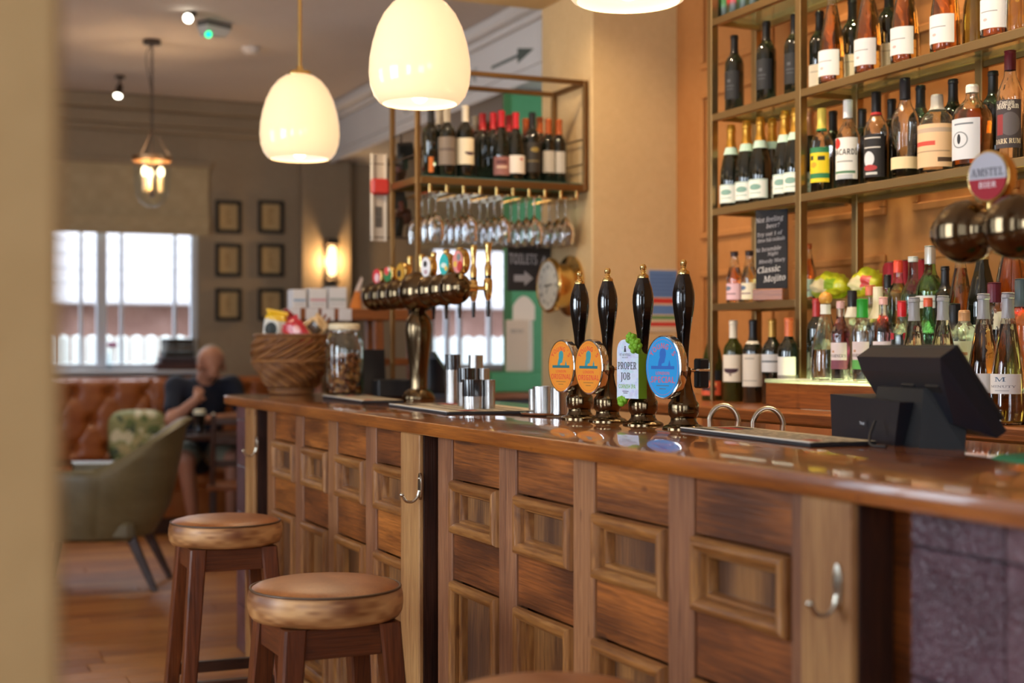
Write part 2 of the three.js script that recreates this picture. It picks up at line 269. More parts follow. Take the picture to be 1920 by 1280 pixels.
// ================================================================ the bar: panelled front, posts, worktop
const XP = 1.42, TOPY = 1.10, SLABB = 1.062, SLABX = 1.378;
const frontGroup = (name, label, cat, z0, y0 = 0, x = XP) => thing(name, label, cat, [x, y0, z0], -Math.PI / 2);   // local x runs towards the photographer, local z out of the panelling
// moulding round a rectangle: one mitred side, profile = [inset, height]
const PROF = [[0, 0], [0.001, 0.009], [0.005, 0.016], [0.012, 0.0195], [0.020, 0.0185], [0.027, 0.013], [0.030, 0.006], [0.0305, -0.004], [0.036, -0.0045], [0.039, -0.010], [0.0395, -0.028]];
function mouldSide(cs, i, prof = PROF) {
  const n = cs.length, A = cs[i], B = cs[(i + 1) % n], C = cs[(i + 2) % n], Z = cs[(i + n - 1) % n], sg = (v) => Math.sign(v), pos = [], uv = [];
  const inA = [sg(B[0] - A[0]) + sg(Z[0] - A[0]), sg(B[1] - A[1]) + sg(Z[1] - A[1])], inB = [sg(A[0] - B[0]) + sg(C[0] - B[0]), sg(A[1] - B[1]) + sg(C[1] - B[1])];
  const L = Math.hypot(B[0] - A[0], B[1] - A[1]), ou = rr(0, 5), ov = rr(0, 5);
  const P = (c, d, k) => [c[0] + d[0] * prof[k][0], c[1] + d[1] * prof[k][0], prof[k][1]];
  for (let k = 0; k < prof.length - 1; k++) {
    const a0 = P(A, inA, k), b0 = P(B, inB, k), a1 = P(A, inA, k + 1), b1 = P(B, inB, k + 1), v0 = k * 0.006 + ov, v1 = (k + 1) * 0.006 + ov;
    pos.push(...a0, ...b0, ...b1, ...a0, ...b1, ...a1); uv.push(ou, v0, ou + L, v0, ou + L, v1, ou, v0, ou + L, v1, ou, v1);
  }
  const g = new THREE.BufferGeometry(); g.setAttribute('position', new THREE.BufferAttribute(new Float32Array(pos), 3)); g.setAttribute('uv', new THREE.BufferAttribute(new Float32Array(uv), 2)); g.computeVertexNormals();
  return toCreasedNormals(g, 0.9);
}
const pick = (a, r = R) => a[Math.floor(r() * a.length)];
function panelSection(name, label, zs, firstIsStile) {   // zs: joints between stiles and panels, from the far end towards the photographer
  const z0 = zs[0], g = frontGroup(name, label, 'bar front', z0), T = 0.03, rows = { top: [0.951, SLABB], up: [0.802, 0.951], mid: [0.681, 0.802], low: [0.13, 0.681], bot: [0.0, 0.13] };
  for (let i = 0; i < zs.length - 1; i++) {
    const a = zs[i] - z0, b = zs[i + 1] - z0, stile = (i % 2 === 0) === firstIsStile;
    if (stile) { mesh('stile', boxAt(a, b, 0, SLABB, -T, 0.003, 0.002, 'y'), pick(M.stile), g); continue; }
    for (const k of ['top', 'mid', 'bot']) mesh('rail', boxAt(a + 0.0006, b - 0.0006, rows[k][0], rows[k][1], -T, rr(-0.004, -0.002), 0.0015, 'x'), pick(M.rail), g);
    for (const k of ['up', 'low']) {
      const [y0, y1] = rows[k], cs = [[a + 0.003, y0 + 0.003], [b - 0.003, y0 + 0.003], [b - 0.003, y1 - 0.003], [a + 0.003, y1 - 0.003]], f = new THREE.Group(); f.name = 'panel_frame'; g.add(f);
      for (let s = 0; s < 4; s++) mesh('moulding', mouldSide(cs, s), pick(M.mould), f);
      mesh('panel', boxAt(a + 0.03, b - 0.03, y0 + 0.03, y1 - 0.03, -T, -0.0255, 0.001, 'y'), pick(M.inset), g);
    }
  }
  mesh('skirting', boxAt(0, zs[zs.length - 1] - z0, 0, 0.11, 0.0035, 0.020, 0.004, 'x'), M.post, g);
  return g;
}
panelSection('bar_front_section', 'panelled wooden bar front behind the two leather stools', [-5.562, -5.462, -5.146, -5.043, -4.728, -4.625, -4.316, -4.214, -3.902], true);
panelSection('bar_front_section', 'panelled wooden bar front below the four hand pumps', [-3.679, -3.573, -3.256, -3.152, -2.841, -2.740, -2.424, -2.329, -2.013, -1.945], true);
function hookOn(parent, x, y, z) {   // single coat hook: plate, screw, curved arm
  const h = new THREE.Group(); h.name = 'coat_hook'; h.position.set(x, y, z); parent.add(h);
  const sh = new THREE.Shape(); sh.absellipse(0, 0, 0.0095, 0.036, 0, Math.PI * 2);
  const pl = mesh('hook_plate', toCreasedNormals(new THREE.ExtrudeGeometry(sh, { depth: 0.003, bevelEnabled: true, bevelThickness: 0.002, bevelSize: 0.002, bevelSegments: 2, curveSegments: 18 }), 0.6), M.hook, h);
  mesh('screw', new THREE.SphereGeometry(0.004, 10, 8).translate(0, 0.022, 0.004), M.hook, h);
  mesh('hook_arm', tube([[0, -0.012, 0.004], [0, -0.030, 0.010], [0, -0.042, 0.024], [0, -0.040, 0.042], [0, -0.024, 0.054]], 0.0042, 20, 8), M.hook, h);
  mesh('hook_tip', new THREE.SphereGeometry(0.0068, 12, 10).translate(0, -0.022, 0.055), M.hook, h);
}
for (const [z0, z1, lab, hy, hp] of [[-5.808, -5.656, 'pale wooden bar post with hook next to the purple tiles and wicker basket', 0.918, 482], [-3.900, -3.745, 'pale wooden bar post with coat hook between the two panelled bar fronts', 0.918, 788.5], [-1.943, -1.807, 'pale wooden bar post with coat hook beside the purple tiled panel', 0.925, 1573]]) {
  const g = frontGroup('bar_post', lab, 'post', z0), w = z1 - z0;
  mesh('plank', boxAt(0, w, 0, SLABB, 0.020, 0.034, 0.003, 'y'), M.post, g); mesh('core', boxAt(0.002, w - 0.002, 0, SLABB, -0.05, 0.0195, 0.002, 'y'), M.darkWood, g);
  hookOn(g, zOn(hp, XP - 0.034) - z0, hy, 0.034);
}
// purple tiled panels beyond the posts
const tileM = [0, 1, 2].map((k) => phy({ map: paintTex(160 + k, [[96, 66, 74], [88, 60, 70], [104, 72, 78]][k], 26, 0.4), roughness: 0.28, clearcoat: 0.5, clearcoatRoughness: 0.2, bumpMap: fineTex(165 + k, 0, 255, 0.35), bumpScale: 0.006 }));
function tilePanel(label, z0, z1, xoff = 0.028) {
  const g = frontGroup('tiled_panel', label, 'tiled panel', z0, 0, XP + xoff), w = z1 - z0; mesh('backing', boxAt(0, w, 0, SLABB, -0.02, -0.008, 0.001), M.blackMat, g);
  const s = 0.20; for (let x = 0; x < w - 0.01; x += s) for (let y = 0; y < SLABB - 0.01; y += s) mesh('tile', boxAt(x + 0.0015, Math.min(x + s, w) - 0.0015, y + 0.0015, Math.min(y + s, SLABB) - 0.0015, -0.008, 0, 0.002), pick(tileM), g);
}
tilePanel('purple tiled panel closing the bar beside the hooked post near the till', -1.745, -0.80);
tilePanel('purple tiled panel at the far end of the bar under the basket', -6.15, -5.82, 0.01);
tag(mesh('bar_carcass', boxAt(1.475, 2.12, 0, 1.058, -6.12, -0.8, 0.004), M.rail[1]), 'brown wooden inner body of the bar under the worktop', 'bar body');
// worktop: plan outline extruded with a rounded nosing
{
  const s = new THREE.Shape(), x0 = SLABX, x1 = 2.19, zf = 6.30, zn = 0.75; // shape in (x, -z)
  s.moveTo(x0 + 0.006, zn); s.lineTo(x1, zn); s.lineTo(x1, zf); s.lineTo(x0 + 0.10, zf); s.quadraticCurveTo(x0, zf - 0.02, x0 + 0.006, zf - 0.20); s.lineTo(x0 + 0.006, zn);
  let g = new THREE.ExtrudeGeometry(s, { depth: 0.026, bevelEnabled: true, bevelThickness: 0.006, bevelSize: 0.006, bevelSegments: 3, curveSegments: 12 });
  g.rotateX(-Math.PI / 2); g.translate(0, SLABB + 0.006, 0); g = grainUV(toCreasedNormals(g, 0.5), 'z');
  tag(mesh('bar_worktop', g, M.top), 'long polished brown wooden bar top with worn front edge', 'bar top');
}

// ================================================================ stools
const leatherTop = phy({ map: paintTex(170, [150, 86, 34], 26, 0.3), roughness: 0.36, clearcoat: 0.25, clearcoatRoughness: 0.3, bumpMap: fineTex(171, 60, 200, 0.10), bumpScale: 0.0006 });
const leatherSide = (() => { const a = noise2(172, 9, 5), b = noise2(173, 40, 16); const t = dataTex(512, 128, (u, v, o) => { const s = 0.62 * a(u * 9, v * 5) + 0.38 * b(u * 40, v * 16); mix3([112, 62, 26], [206, 156, 100], Math.min(1, Math.max(0, s * 1.5 - 0.15)), o); }); return phy({ map: t, roughness: 0.40, clearcoat: 0.2, clearcoatRoughness: 0.3, bumpMap: BUMP, bumpScale: 0.0005 }); })();
function stool(label, x, z, turn) {
  const g = thing('bar_stool', label, 'bar stool', [x, 0, z], turn, 'leather bar stools along the bar');
  const seat = new THREE.Group(); seat.name = 'seat'; g.add(seat);
  mesh('seat_side', lathe([[0.02, 0.672], [0.160, 0.672], [0.172, 0.675], [0.1795, 0.686], [0.1825, 0.705], [0.1820, 0.722], [0.1785, 0.738], [0.174, 0.742]], 64, 1.2), leatherSide, seat);
  const dome = lathe([[0.174, 0.742], [0.165, 0.7475], [0.145, 0.7530], [0.11, 0.7575], [0.06, 0.7600], [0.0, 0.7605]], 64, 1.4); mesh('seat_top', grainUV(dome, 'x'), leatherTop, seat).geometry.attributes.normal;
  mesh('piping', new THREE.TorusGeometry(0.1755, 0.0032, 8, 72).rotateX(Math.PI / 2).translate(0, 0.7425, 0), gloss([0.09, 0.042, 0.016], 0.4), seat);
  const T = 0.112, B = 0.165, LT = 0.671;
  for (const i of [-1, 1]) for (const k of [-1, 1]) mesh('leg', leg([i * T, LT, k * T], [i * B, 0, k * B], 0.052, 0.040), M.stoolLeg, g);
  for (const k of [-1, 1]) { mesh('apron', boxAt(-T + 0.02, T - 0.02, 0.600, LT - 0.002, k * T - 0.011 + k * 0.008, k * T + 0.011 + k * 0.008, 0.002), M.stoolLeg, g); mesh('apron', boxAt(k * T - 0.011 + k * 0.008, k * T + 0.011 + k * 0.008, 0.600, LT - 0.002, -T + 0.02, T - 0.02, 0.002), M.stoolLeg, g); }
  const s = T + (B - T) * (1 - 0.24 / LT);
  for (const k of [-1, 1]) { mesh('stretcher', boxAt(-s + 0.015, s - 0.015, 0.225, 0.262, k * s - 0.012, k * s + 0.012, 0.003), M.darkWood, g); mesh('stretcher', boxAt(k * s - 0.012, k * s + 0.012, 0.165, 0.20, -s + 0.015, s - 0.015, 0.003), M.darkWood, g); }
  return g;
}
stool('tan leather bar stool standing by the far bar post', 1.035, -4.605, -0.02);
stool('tan leather bar stool with pale worn sides before the middle bar post', 0.965, -3.24, 0.02);
stool('tan leather bar stool below the hand pumps showing only its seat', 0.985, -2.05, 0.1);
// ================================================================ on the bar
const BX = 1.85;
// ---- hand pumps
function ovalClip(draw, w, h, name = 'pump_clip') {   // oval badge with a deep metal rim; local z = outwards
  const g = new THREE.Group(); g.name = name;
  const e = (a, b) => { const s = new THREE.Shape(); s.absellipse(0, 0, a, b, 0, Math.PI * 2); return s; };
  mesh('clip_rim', toCreasedNormals(new THREE.ExtrudeGeometry(e(w / 2, h / 2), { depth: 0.020, bevelEnabled: true, bevelThickness: 0.002, bevelSize: 0.002, bevelSegments: 2, curveSegments: 40 }), 0.5).translate(0, 0, -0.02), M.chrome, g);
  const f = new THREE.ShapeGeometry(e(w / 2 - 0.0025, h / 2 - 0.0025), 40), p = f.attributes.position, uv = f.attributes.uv; for (let i = 0; i < p.count; i++) uv.setXY(i, p.getX(i) / w + 0.5, p.getY(i) / h + 0.5);
  mesh('clip_face', printed(f.translate(0, 0, 0.0026), cell(384, 512, draw)), M.print, g);
  return g;
}
const arcText = (c, str, cx, cy, r, from, to) => { const n = str.length; c.textAlign = 'center'; for (let i = 0; i < n; i++) { const a = from + (to - from) * (i / (n - 1)); c.save(); c.translate(cx + Math.sin(a) * r, cy - Math.cos(a) * r); c.rotate(a); c.fillText(str[i], 0, 0); c.restore(); } };
const sheepRam = (c, x, y, col, col2) => { // harbour scene: a big standing shape over a band of water
  c.fillStyle = col; c.beginPath(); c.moveTo(x - 52, y); c.quadraticCurveTo(x - 48, y - 60, x - 30, y - 80); c.quadraticCurveTo(x - 44, y - 150, x + 6, y - 156); c.quadraticCurveTo(x + 44, y - 150, x + 34, y - 90); c.lineTo(x + 20, y - 40); c.lineTo(x - 10, y - 30); c.lineTo(x - 14, y); c.fill();
  c.beginPath(); c.moveTo(x + 56, y); c.lineTo(x + 74, y - 64); c.lineTo(x + 92, y); c.fill(); c.fillStyle = col2; c.fillRect(x - 128, y - 12, 256, 26);
};
const clipDraw = (bg, ink, pic, band, word) => (c, w, h) => {
  c.fillStyle = bg; c.fillRect(0, 0, w, h); c.strokeStyle = ink; c.lineWidth = 3; c.beginPath(); c.ellipse(w / 2, h / 2, w / 2 - 26, h / 2 - 30, 0, 0, 7); c.stroke();
  sheepRam(c, w / 2, 258, pic, band); c.fillStyle = ink; c.font = 'bold 62px sans-serif'; arcText(c, "YOUNG'S", w / 2, 232, 128, -0.95, 0.95);
  c.textAlign = 'center'; c.font = 'bold 36px sans-serif'; c.fillText('LONDON', w / 2, 318); c.font = 'bold 68px sans-serif'; c.fillText(word, w / 2, 382, 300); c.fillStyle = '#6b4a22'; c.fillRect(w / 2 - 70, 404, 140, 5); c.fillRect(w / 2 - 36, 430, 72, 5);
};
const blackPlastic = phy({ color: 0x060607, roughness: 0.16, clearcoat: 1, clearcoatRoughness: 0.03 });
function handPump(label, z, kind) {
  const g = thing('hand_pump', label, 'hand pump', [BX, TOPY, z], 0, 'hand pumps on the bar');
  mesh('base', lathe([[0.0, 0.0], [0.054, 0.0], [0.054, 0.004], [0.050, 0.008], [0.038, 0.013], [0.033, 0.020], [0.032, 0.028], [0.036, 0.034], [0.0385, 0.040], [0.039, 0.060], [0.037, 0.066], [0.032, 0.072], [0.029, 0.084], [0.023, 0.100], [0.019, 0.118], [0.0175, 0.132], [0.019, 0.140], [0.019, 0.150], [0.015, 0.156], [0, 0.156]], 40, 0.55), M.darkBrass, g);
  mesh('handle', lathe([[0, 0.152], [0.0125, 0.152], [0.0122, 0.17], [0.0135, 0.205], [0.0165, 0.238], [0.0215, 0.272], [0.0262, 0.302], [0.0282, 0.325], [0.0275, 0.343], [0.0238, 0.362], [0.0185, 0.378], [0.0142, 0.390], [0, 0.390]], 40, 1.0), blackPlastic, g);
  mesh('finial', lathe([[0, 0.389], [0.0148, 0.389], [0.0152, 0.393], [0.0135, 0.397], [0.0085, 0.400], [0.0068, 0.404], [0.0075, 0.4065], [0.0062, 0.4085], [0.0082, 0.412], [0.0090, 0.417], [0.0080, 0.422], [0.0045, 0.4255], [0, 0.4262]], 28, 0.6), M.brass, g);
  mesh('bracket_bar', rod([-0.05, 0.147, 0], [0.056, 0.147, 0], 0.0045), M.chrome, g);
  mesh('pump_housing', cbox(0.030, 0.075, 0.030, 0.004).translate(0.052, 0.140, 0), M.blackMat, g);
  mesh('housing_band', cbox(0.033, 0.006, 0.033, 0.001).translate(0.052, 0.148, 0), M.chrome, g);
  let clip;
  if (kind === 'hop') {
    clip = new THREE.Group(); clip.name = 'pump_clip';
    const s = new THREE.Shape(); s.moveTo(-0.043, -0.078); s.lineTo(0.043, -0.078); s.lineTo(0.043, 0.038); s.quadraticCurveTo(0.022, 0.040, 0.022, 0.062); s.quadraticCurveTo(0.0, 0.082, -0.025, 0.074); s.quadraticCurveTo(-0.043, 0.066, -0.043, 0.04); s.lineTo(-0.043, -0.078);
    mesh('clip_body', toCreasedNormals(new THREE.ExtrudeGeometry(s, { depth: 0.028, bevelEnabled: false, curveSegments: 16 }), 0.5).translate(0, 0, -0.028), css('#6d9a1e', 0.55), clip);
    const f = new THREE.ShapeGeometry(s, 16), p = f.attributes.position, uv = f.attributes.uv; for (let i = 0; i < p.count; i++) uv.setXY(i, (p.getX(i) + 0.043) / 0.086, (p.getY(i) + 0.078) / 0.156);
    mesh('clip_face', f.translate(0, 0, 0.0008), phy({ roughness: 0.6, map: canvasTex(320, 580, (c, w, h) => {
      c.fillStyle = '#cfd9ea'; c.fillRect(0, 0, w, h); const nr = rng(5); for (let i = 0; i < 160; i++) { c.fillStyle = `rgba(${150 + nr() * 60},${165 + nr() * 60},${200 + nr() * 40},0.22)`; c.beginPath(); c.ellipse(nr() * w, nr() * h, 8 + nr() * 34, 6 + nr() * 20, 0, 0, 7); c.fill(); }
      c.fillStyle = '#2a2f38'; c.fillRect(112, 70, 20, 12); c.beginPath(); c.moveTo(114, 84); c.lineTo(130, 84); c.lineTo(140, 128); c.lineTo(104, 128); c.fill(); c.textAlign = 'center'; c.font = 'bold 30px serif'; c.fillText('ST AUSTELL', 122, 165, 165); c.font = '18px serif'; c.fillText('BREWERY', 122, 188);
      c.font = 'bold 96px serif'; c.fillStyle = '#16171b'; c.fillText('PROPER', 150, 296, 280); c.fillText('JOB', 130, 398, 140); c.fillStyle = '#6f9f3e'; c.font = 'bold 54px sans-serif'; c.fillText('CORNISH IPA', 150, 482, 250); c.fillStyle = '#39404a'; c.fillRect(84, 508, 90, 6); c.fillRect(96, 524, 64, 6);
    }) }), clip);
    const hr = rng(11), hopM = css('#74a81c', 0.6), bits = [];
    const blob = (cx, cy, n, rad, name) => { const l = []; for (let i = 0; i < n; i++) { const a = hr() * 6.283, q = Math.sqrt(hr()) * rad; l.push(new THREE.IcosahedronGeometry(0.0052 + hr() * 0.003, 1).translate(cx + Math.cos(a) * q, cy + Math.sin(a) * q, -0.012 + hr() * 0.016)); } mesh(name, merge(l), hopM, clip); };
    blob(0.030, 0.062, 46, 0.017, 'hop_cone'); blob(0.008, 0.080, 22, 0.011, 'hop_cone'); blob(-0.022, -0.084, 22, 0.011, 'hop_cone');
    clip.position.set(-0.058, 0.150, 0.022);
  } else if (kind === 'special') { clip = ovalClip(clipDraw('#0a93d6', '#c85c74', '#1a62b8', '#1c5fb4', 'SPECIAL'), 0.128, 0.156); clip.position.set(-0.062, 0.156, 0.006); }
  else { clip = ovalClip(clipDraw('#e08a0c', '#d8451e', '#2f8f97', '#15666f', 'ORIGINAL'), 0.118, 0.148); clip.position.set(-0.060, 0.152, 0.004); }
  clip.rotation.y = -78 * D2R; g.add(clip);
  return g;
}
handPump('black hand pump with orange oval clip beside the steel cups', -3.667, 'orig');
handPump('black hand pump with orange oval clip next to the green hop clip', -3.495, 'orig');
handPump('black hand pump with pale clip and green hops', -3.295, 'hop');
handPump('black hand pump with large blue oval clip', -3.088, 'special');

// ---- bar mats
const matTex = (seed) => canvasTex(768, 256, (c, w, h) => { const q = rng(seed); c.fillStyle = '#dcccaa'; c.fillRect(0, 0, w, h); c.fillStyle = '#2a2420'; c.fillRect(24, 20, 150, h - 40); c.fillStyle = '#5a4c3c'; for (let r = 0; r < 5; r++) { let x = 190; const y = 40 + r * 38; while (x < w - 60) { const L = 24 + q() * 70; c.fillRect(x, y, L, 20); x += L + 12; } } c.fillStyle = '#b8321f'; c.fillRect(40, 70, 110, 60); c.fillStyle = '#d8c9a8'; c.fillRect(40, 150, 110, 40); c.fillStyle = '#b8321f'; c.fillRect(w - 120, 160, 70, 50); });  // cream ground paints in the grazing reflection on the black mat tops
function barMat(label, corner, along, w, dep, seed) {   // corner: far front corner; along: angle of the long side
  const g = thing('bar_mat', label, 'bar mat', [corner[0], TOPY, corner[1]], along, 'bar mats');
  mesh('rubber_base', boxAt(0, w, 0, 0.009, -dep, 0, 0.002), M.rubber, g);
  const f = mesh('sheen_print_top', new THREE.PlaneGeometry(w - 0.002, dep - 0.002).rotateX(-Math.PI / 2).translate(w / 2, 0.0102, -dep / 2), std({ map: matTex(seed), roughness: 0.7 }), g);
  mesh('border', boxAt(0, w, 0.009, 0.011, -0.008, 0.0006, 0.0005), M.paper, g);
  return g;
}
barMat('black bar mat with white edge under the glass jar', [1.690, -5.72], -Math.PI / 2 - 0.07, 0.66, 0.165, 1);
barMat('black bar mat with white edge under the steel measures', [1.635, -4.72], -Math.PI / 2 - 0.075, 0.68, 0.33, 2);
barMat('black bar mat with white edge in front of the till', [1.788, -3.0], -Math.PI / 2 - 0.085, 0.60, 0.16, 3);

// ---- steel spirit measures on the middle mat
{
  const mY = TOPY + 0.011;
  const meas = (px, X, r, h, black, label) => { const g = thing('spirit_measure', label, 'measure', [X, mY, zOn(px, X)], 0, 'steel measures on the bar mat');
    mesh('cup', lathe([[0, 0], [r, 0], [r, h - (black || 0)], [r - 0.001, h - (black || 0)], ...(black ? [[0, h - black]] : [[r - 0.0012, h], [r - 0.002, h], [r - 0.002, 0.01], [0, 0.01]])], 32, 0.5), M.steel, g);
    if (black) mesh('sleeve', lathe([[0, h - black], [r + 0.0006, h - black], [r + 0.0006, h - 0.001], [r - 0.001, h], [0, h]], 32, 0.5), M.black, g); };
  meas(849, 1.86, 0.0275, 0.172, 0.055, 'tallest steel measure with black sleeve beside the beer tower');
  meas(892, 1.92, 0.026, 0.170, 0, 'tall plain steel measure behind the stepped measures');
  meas(875, 1.80, 0.031, 0.128, 0.048, 'medium steel measure with black sleeve');
  meas(906, 1.86, 0.021, 0.126, 0, 'medium plain steel measure beside a black sleeved one');
  meas(886, 1.735, 0.033, 0.094, 0.054, 'shortest steel measure with black sleeve in front');
  meas(916, 1.79, 0.0215, 0.092, 0, 'shortest plain steel measure at the end of the cluster');
}
// ---- round tray with steel cups beside the first pump
{
  const X = 1.86, z = zOn(1024, X); const t = thing('steel_tray', 'round steel tray under the thimble cups beside the pumps', 'tray', [X, TOPY, z]);
  mesh('tray_dish', lathe([[0, 0.001], [0.070, 0.001], [0.078, 0.004], [0.080, 0.009], [0.076, 0.009], [0.070, 0.006], [0, 0.006]], 48, 0.6), M.chrome, t);
  for (const [px, XX, r, h, lab] of [[1016, 1.845, 0.027, 0.082, 'plain steel thimble measure on the round tray'], [1048, 1.87, 0.025, 0.080, 'steel thimble measure on the tray beside the orange clip'], [1003, 1.885, 0.020, 0.070, 'narrow steel thimble measure at the tray edge']])
    { const g = thing('thimble_measure', lab, 'measure', [XX, TOPY + 0.006, zOn(px, XX)], 0, 'steel cups on the round tray'); mesh('cup', lathe([[0, 0], [r, 0], [r, h], [r - 0.0015, h], [r - 0.002, 0.004], [0, 0.004]], 32, 0.5), M.steel, g); }
}
// ---- beer towers
function beerTower(label, X, z, zs, big, taps, badges) {   // column at z; bead centres zs along the arm
  const g = thing('beer_tower', label, 'beer tower', [X, TOPY, z]), ay = 0.425;
  mesh('column', lathe([[0, 0], [0.064, 0], [0.066, 0.008], [0.062, 0.022], [0.050, 0.038], [0.036, 0.046], [0.034, 0.06], [0.036, 0.11], [0.042, 0.17], [0.049, 0.235], [0.053, 0.275], [0.052, 0.300], [0.045, 0.322], [0.032, 0.338], [0.026, 0.350], [0.030, 0.358], [0.034, 0.372], [0, 0.376]], 48, 0.55), M.darkBrass, g);
  const lo = Math.min(...zs) - 0.075, hi = Math.max(...zs) + 0.075, prof = [[0, lo - 0.001], [0.02, lo], [0.034, lo + 0.012]];
  const rad = (zz) => { let r = 0.034; for (const c of zs) { const R0 = Math.abs(c - z) < 0.03 && big ? 0.080 : 0.061, d = Math.abs(zz - c); if (d < R0) r = Math.max(r, Math.sqrt(R0 * R0 - d * d)); } return r; };
  for (let q = lo + 0.02; q < hi - 0.018; q += 0.0065) prof.push([rad(q), q]); prof.push([0.034, hi - 0.012], [0.02, hi], [0, hi + 0.001]);
  mesh('arm', lathe(prof, 40, 1.0).rotateX(Math.PI / 2).translate(0, ay, 0).translate(0, 0, -z), M.darkBrass, g);
  for (const tz of taps) {
    const t = new THREE.Group(); t.name = 'tap'; t.position.set(0, ay, tz - z); g.add(t);
    mesh('shank', lathe([[0, 0.03], [0.012, 0.03], [0.014, 0.062], [0.009, 0.066], [0.008, 0.105], [0, 0.105]], 20, 0.6).rotateZ(-Math.PI / 2), M.brass, t);
    mesh('tap_body', lathe([[0, -0.045], [0.008, -0.045], [0.013, -0.030], [0.0165, -0.012], [0.0175, 0.012], [0.0165, 0.030], [0.013, 0.036], [0, 0.037]], 24, 0.6).translate(0.112, 0, 0), M.brass, t);
    mesh('collar', cyl(0.0125, 0.0125, 0.012).translate(0.112, 0.042, 0), M.black, t);
    mesh('tap_handle', lathe([[0, 0.047], [0.0135, 0.047], [0.014, 0.078], [0.010, 0.090], [0.0095, 0.100], [0.0125, 0.150], [0.0140, 0.163], [0.0125, 0.168], [0, 0.169]], 24, 0.6).translate(0.112, 0, 0), M.brass, t);
    mesh('nozzle', lathe([[0, -0.105], [0.0058, -0.105], [0.0095, -0.046], [0, -0.046]], 18, 0.6).translate(0.112, 0, 0), M.black, t);
  }
  for (const [bz, w0, h0, draw, rim] of badges) { const sc = big ? 0.8 : 1, w = w0 * sc, h = h0 * sc;
    const b = new THREE.Group(); b.name = 'tap_badge'; b.position.set(-0.012, ay + 0.052 + h / 2, bz - z); b.rotation.y = -72 * D2R; g.add(b);
    const e = new THREE.Shape(); e.absellipse(0, 0, w / 2, h / 2, 0, Math.PI * 2);
    mesh('badge_body', toCreasedNormals(new THREE.ExtrudeGeometry(e, { depth: 0.026, bevelEnabled: true, bevelSize: 0.003, bevelThickness: 0.003, bevelSegments: 2, curveSegments: 32 }), 0.6).translate(0, 0, -0.028), rim, b);
    const f = new THREE.ShapeGeometry(e, 32), p = f.attributes.position, uv = f.attributes.uv; for (let i = 0; i < p.count; i++) uv.setXY(i, p.getX(i) / w + 0.5, p.getY(i) / h + 0.5);
    mesh('badge_face', printed(f.scale(0.96, 0.96, 1).translate(0, 0, 0.0034), cell(192, 224, draw)), M.print, b);
    mesh('badge_stem', rod([0, -h / 2 - 0.03, -0.012], [0, -h / 2 + 0.004, -0.012], 0.008), M.brass, b);
  }
}
const flat2 = (bg, fns = []) => (c, w, h) => { c.fillStyle = bg; c.fillRect(0, 0, w, h); for (const [col, x, y, a, b] of fns) { c.fillStyle = col; c.beginPath(); c.ellipse(x * w, y * h, a * w, b * h, 0, 0, 7); c.fill(); } };
const T1 = zOn(785, 1.94), tz1 = [0, 1, 2, 3, 4, 5, 6].map((k) => -4.815 - 0.14 * k);
beerTower('bronze beer tower with long beaded arm and brass taps beside the glass jar', 1.94, T1, [-4.86, -4.975, -5.09, T1, -5.46, -5.565, -5.67, -5.775], true, tz1, [
  [-4.80, 0.075, 0.105, flat2('#d88a84', [['#c23a30', 0.72, 0.72, 0.26, 0.24], ['#e0b64a', 0.25, 0.6, 0.18, 0.14], ['#7c8684', 0.6, 0.3, 0.2, 0.16]]), M.brass],
  [-4.94, 0.070, 0.100, flat2('#2fb4b4', [['#d8e8e0', 0.5, 0.55, 0.3, 0.12], ['#e8c14a', 0.75, 0.7, 0.16, 0.12]]), M.brass],
  [-5.13, 0.075, 0.100, flat2('#e8e8ec', [['#2a2426', 0.45, 0.35, 0.2, 0.16], ['#b89aa4', 0.5, 0.75, 0.2, 0.12]]), M.brass],
  [-5.42, 0.070, 0.090, flat2('#b98a24', [['#1c1a18', 0.35, 0.6, 0.24, 0.22]]), M.brass],
  [-5.58, 0.070, 0.085, flat2('#2c7a44', [['#d8484a', 0.4, 0.3, 0.3, 0.26], ['#e8d8cc', 0.7, 0.2, 0.14, 0.14]]), M.brass],
  [-5.72, 0.070, 0.080, flat2('#d23a42', [['#e4c0c4', 0.55, 0.6, 0.3, 0.3]]), M.brass]]);
beerTower('bronze beer tower with red and white badge above the till', 1.905, -1.62, [-2.135, -2.0, -1.87, -1.74, -1.62, -1.50], false, [-1.9, -1.7], [
  [-2.062, 0.080, 0.092, (c, w, h) => { c.fillStyle = '#c8c8d2'; c.fillRect(0, 0, w, h); c.fillStyle = '#b00c24'; c.fillRect(0, h * 0.56, w, h * 0.44); c.textAlign = 'center'; c.fillStyle = '#2c2c34'; c.font = 'bold 52px serif'; c.fillText('AMSTEL', w / 2, h * 0.50, w * 0.86); c.fillStyle = '#f0dfe0'; c.font = 'bold 40px sans-serif'; c.fillText('BIER', w / 2, h * 0.74, w * 0.6); }, M.brass]]);

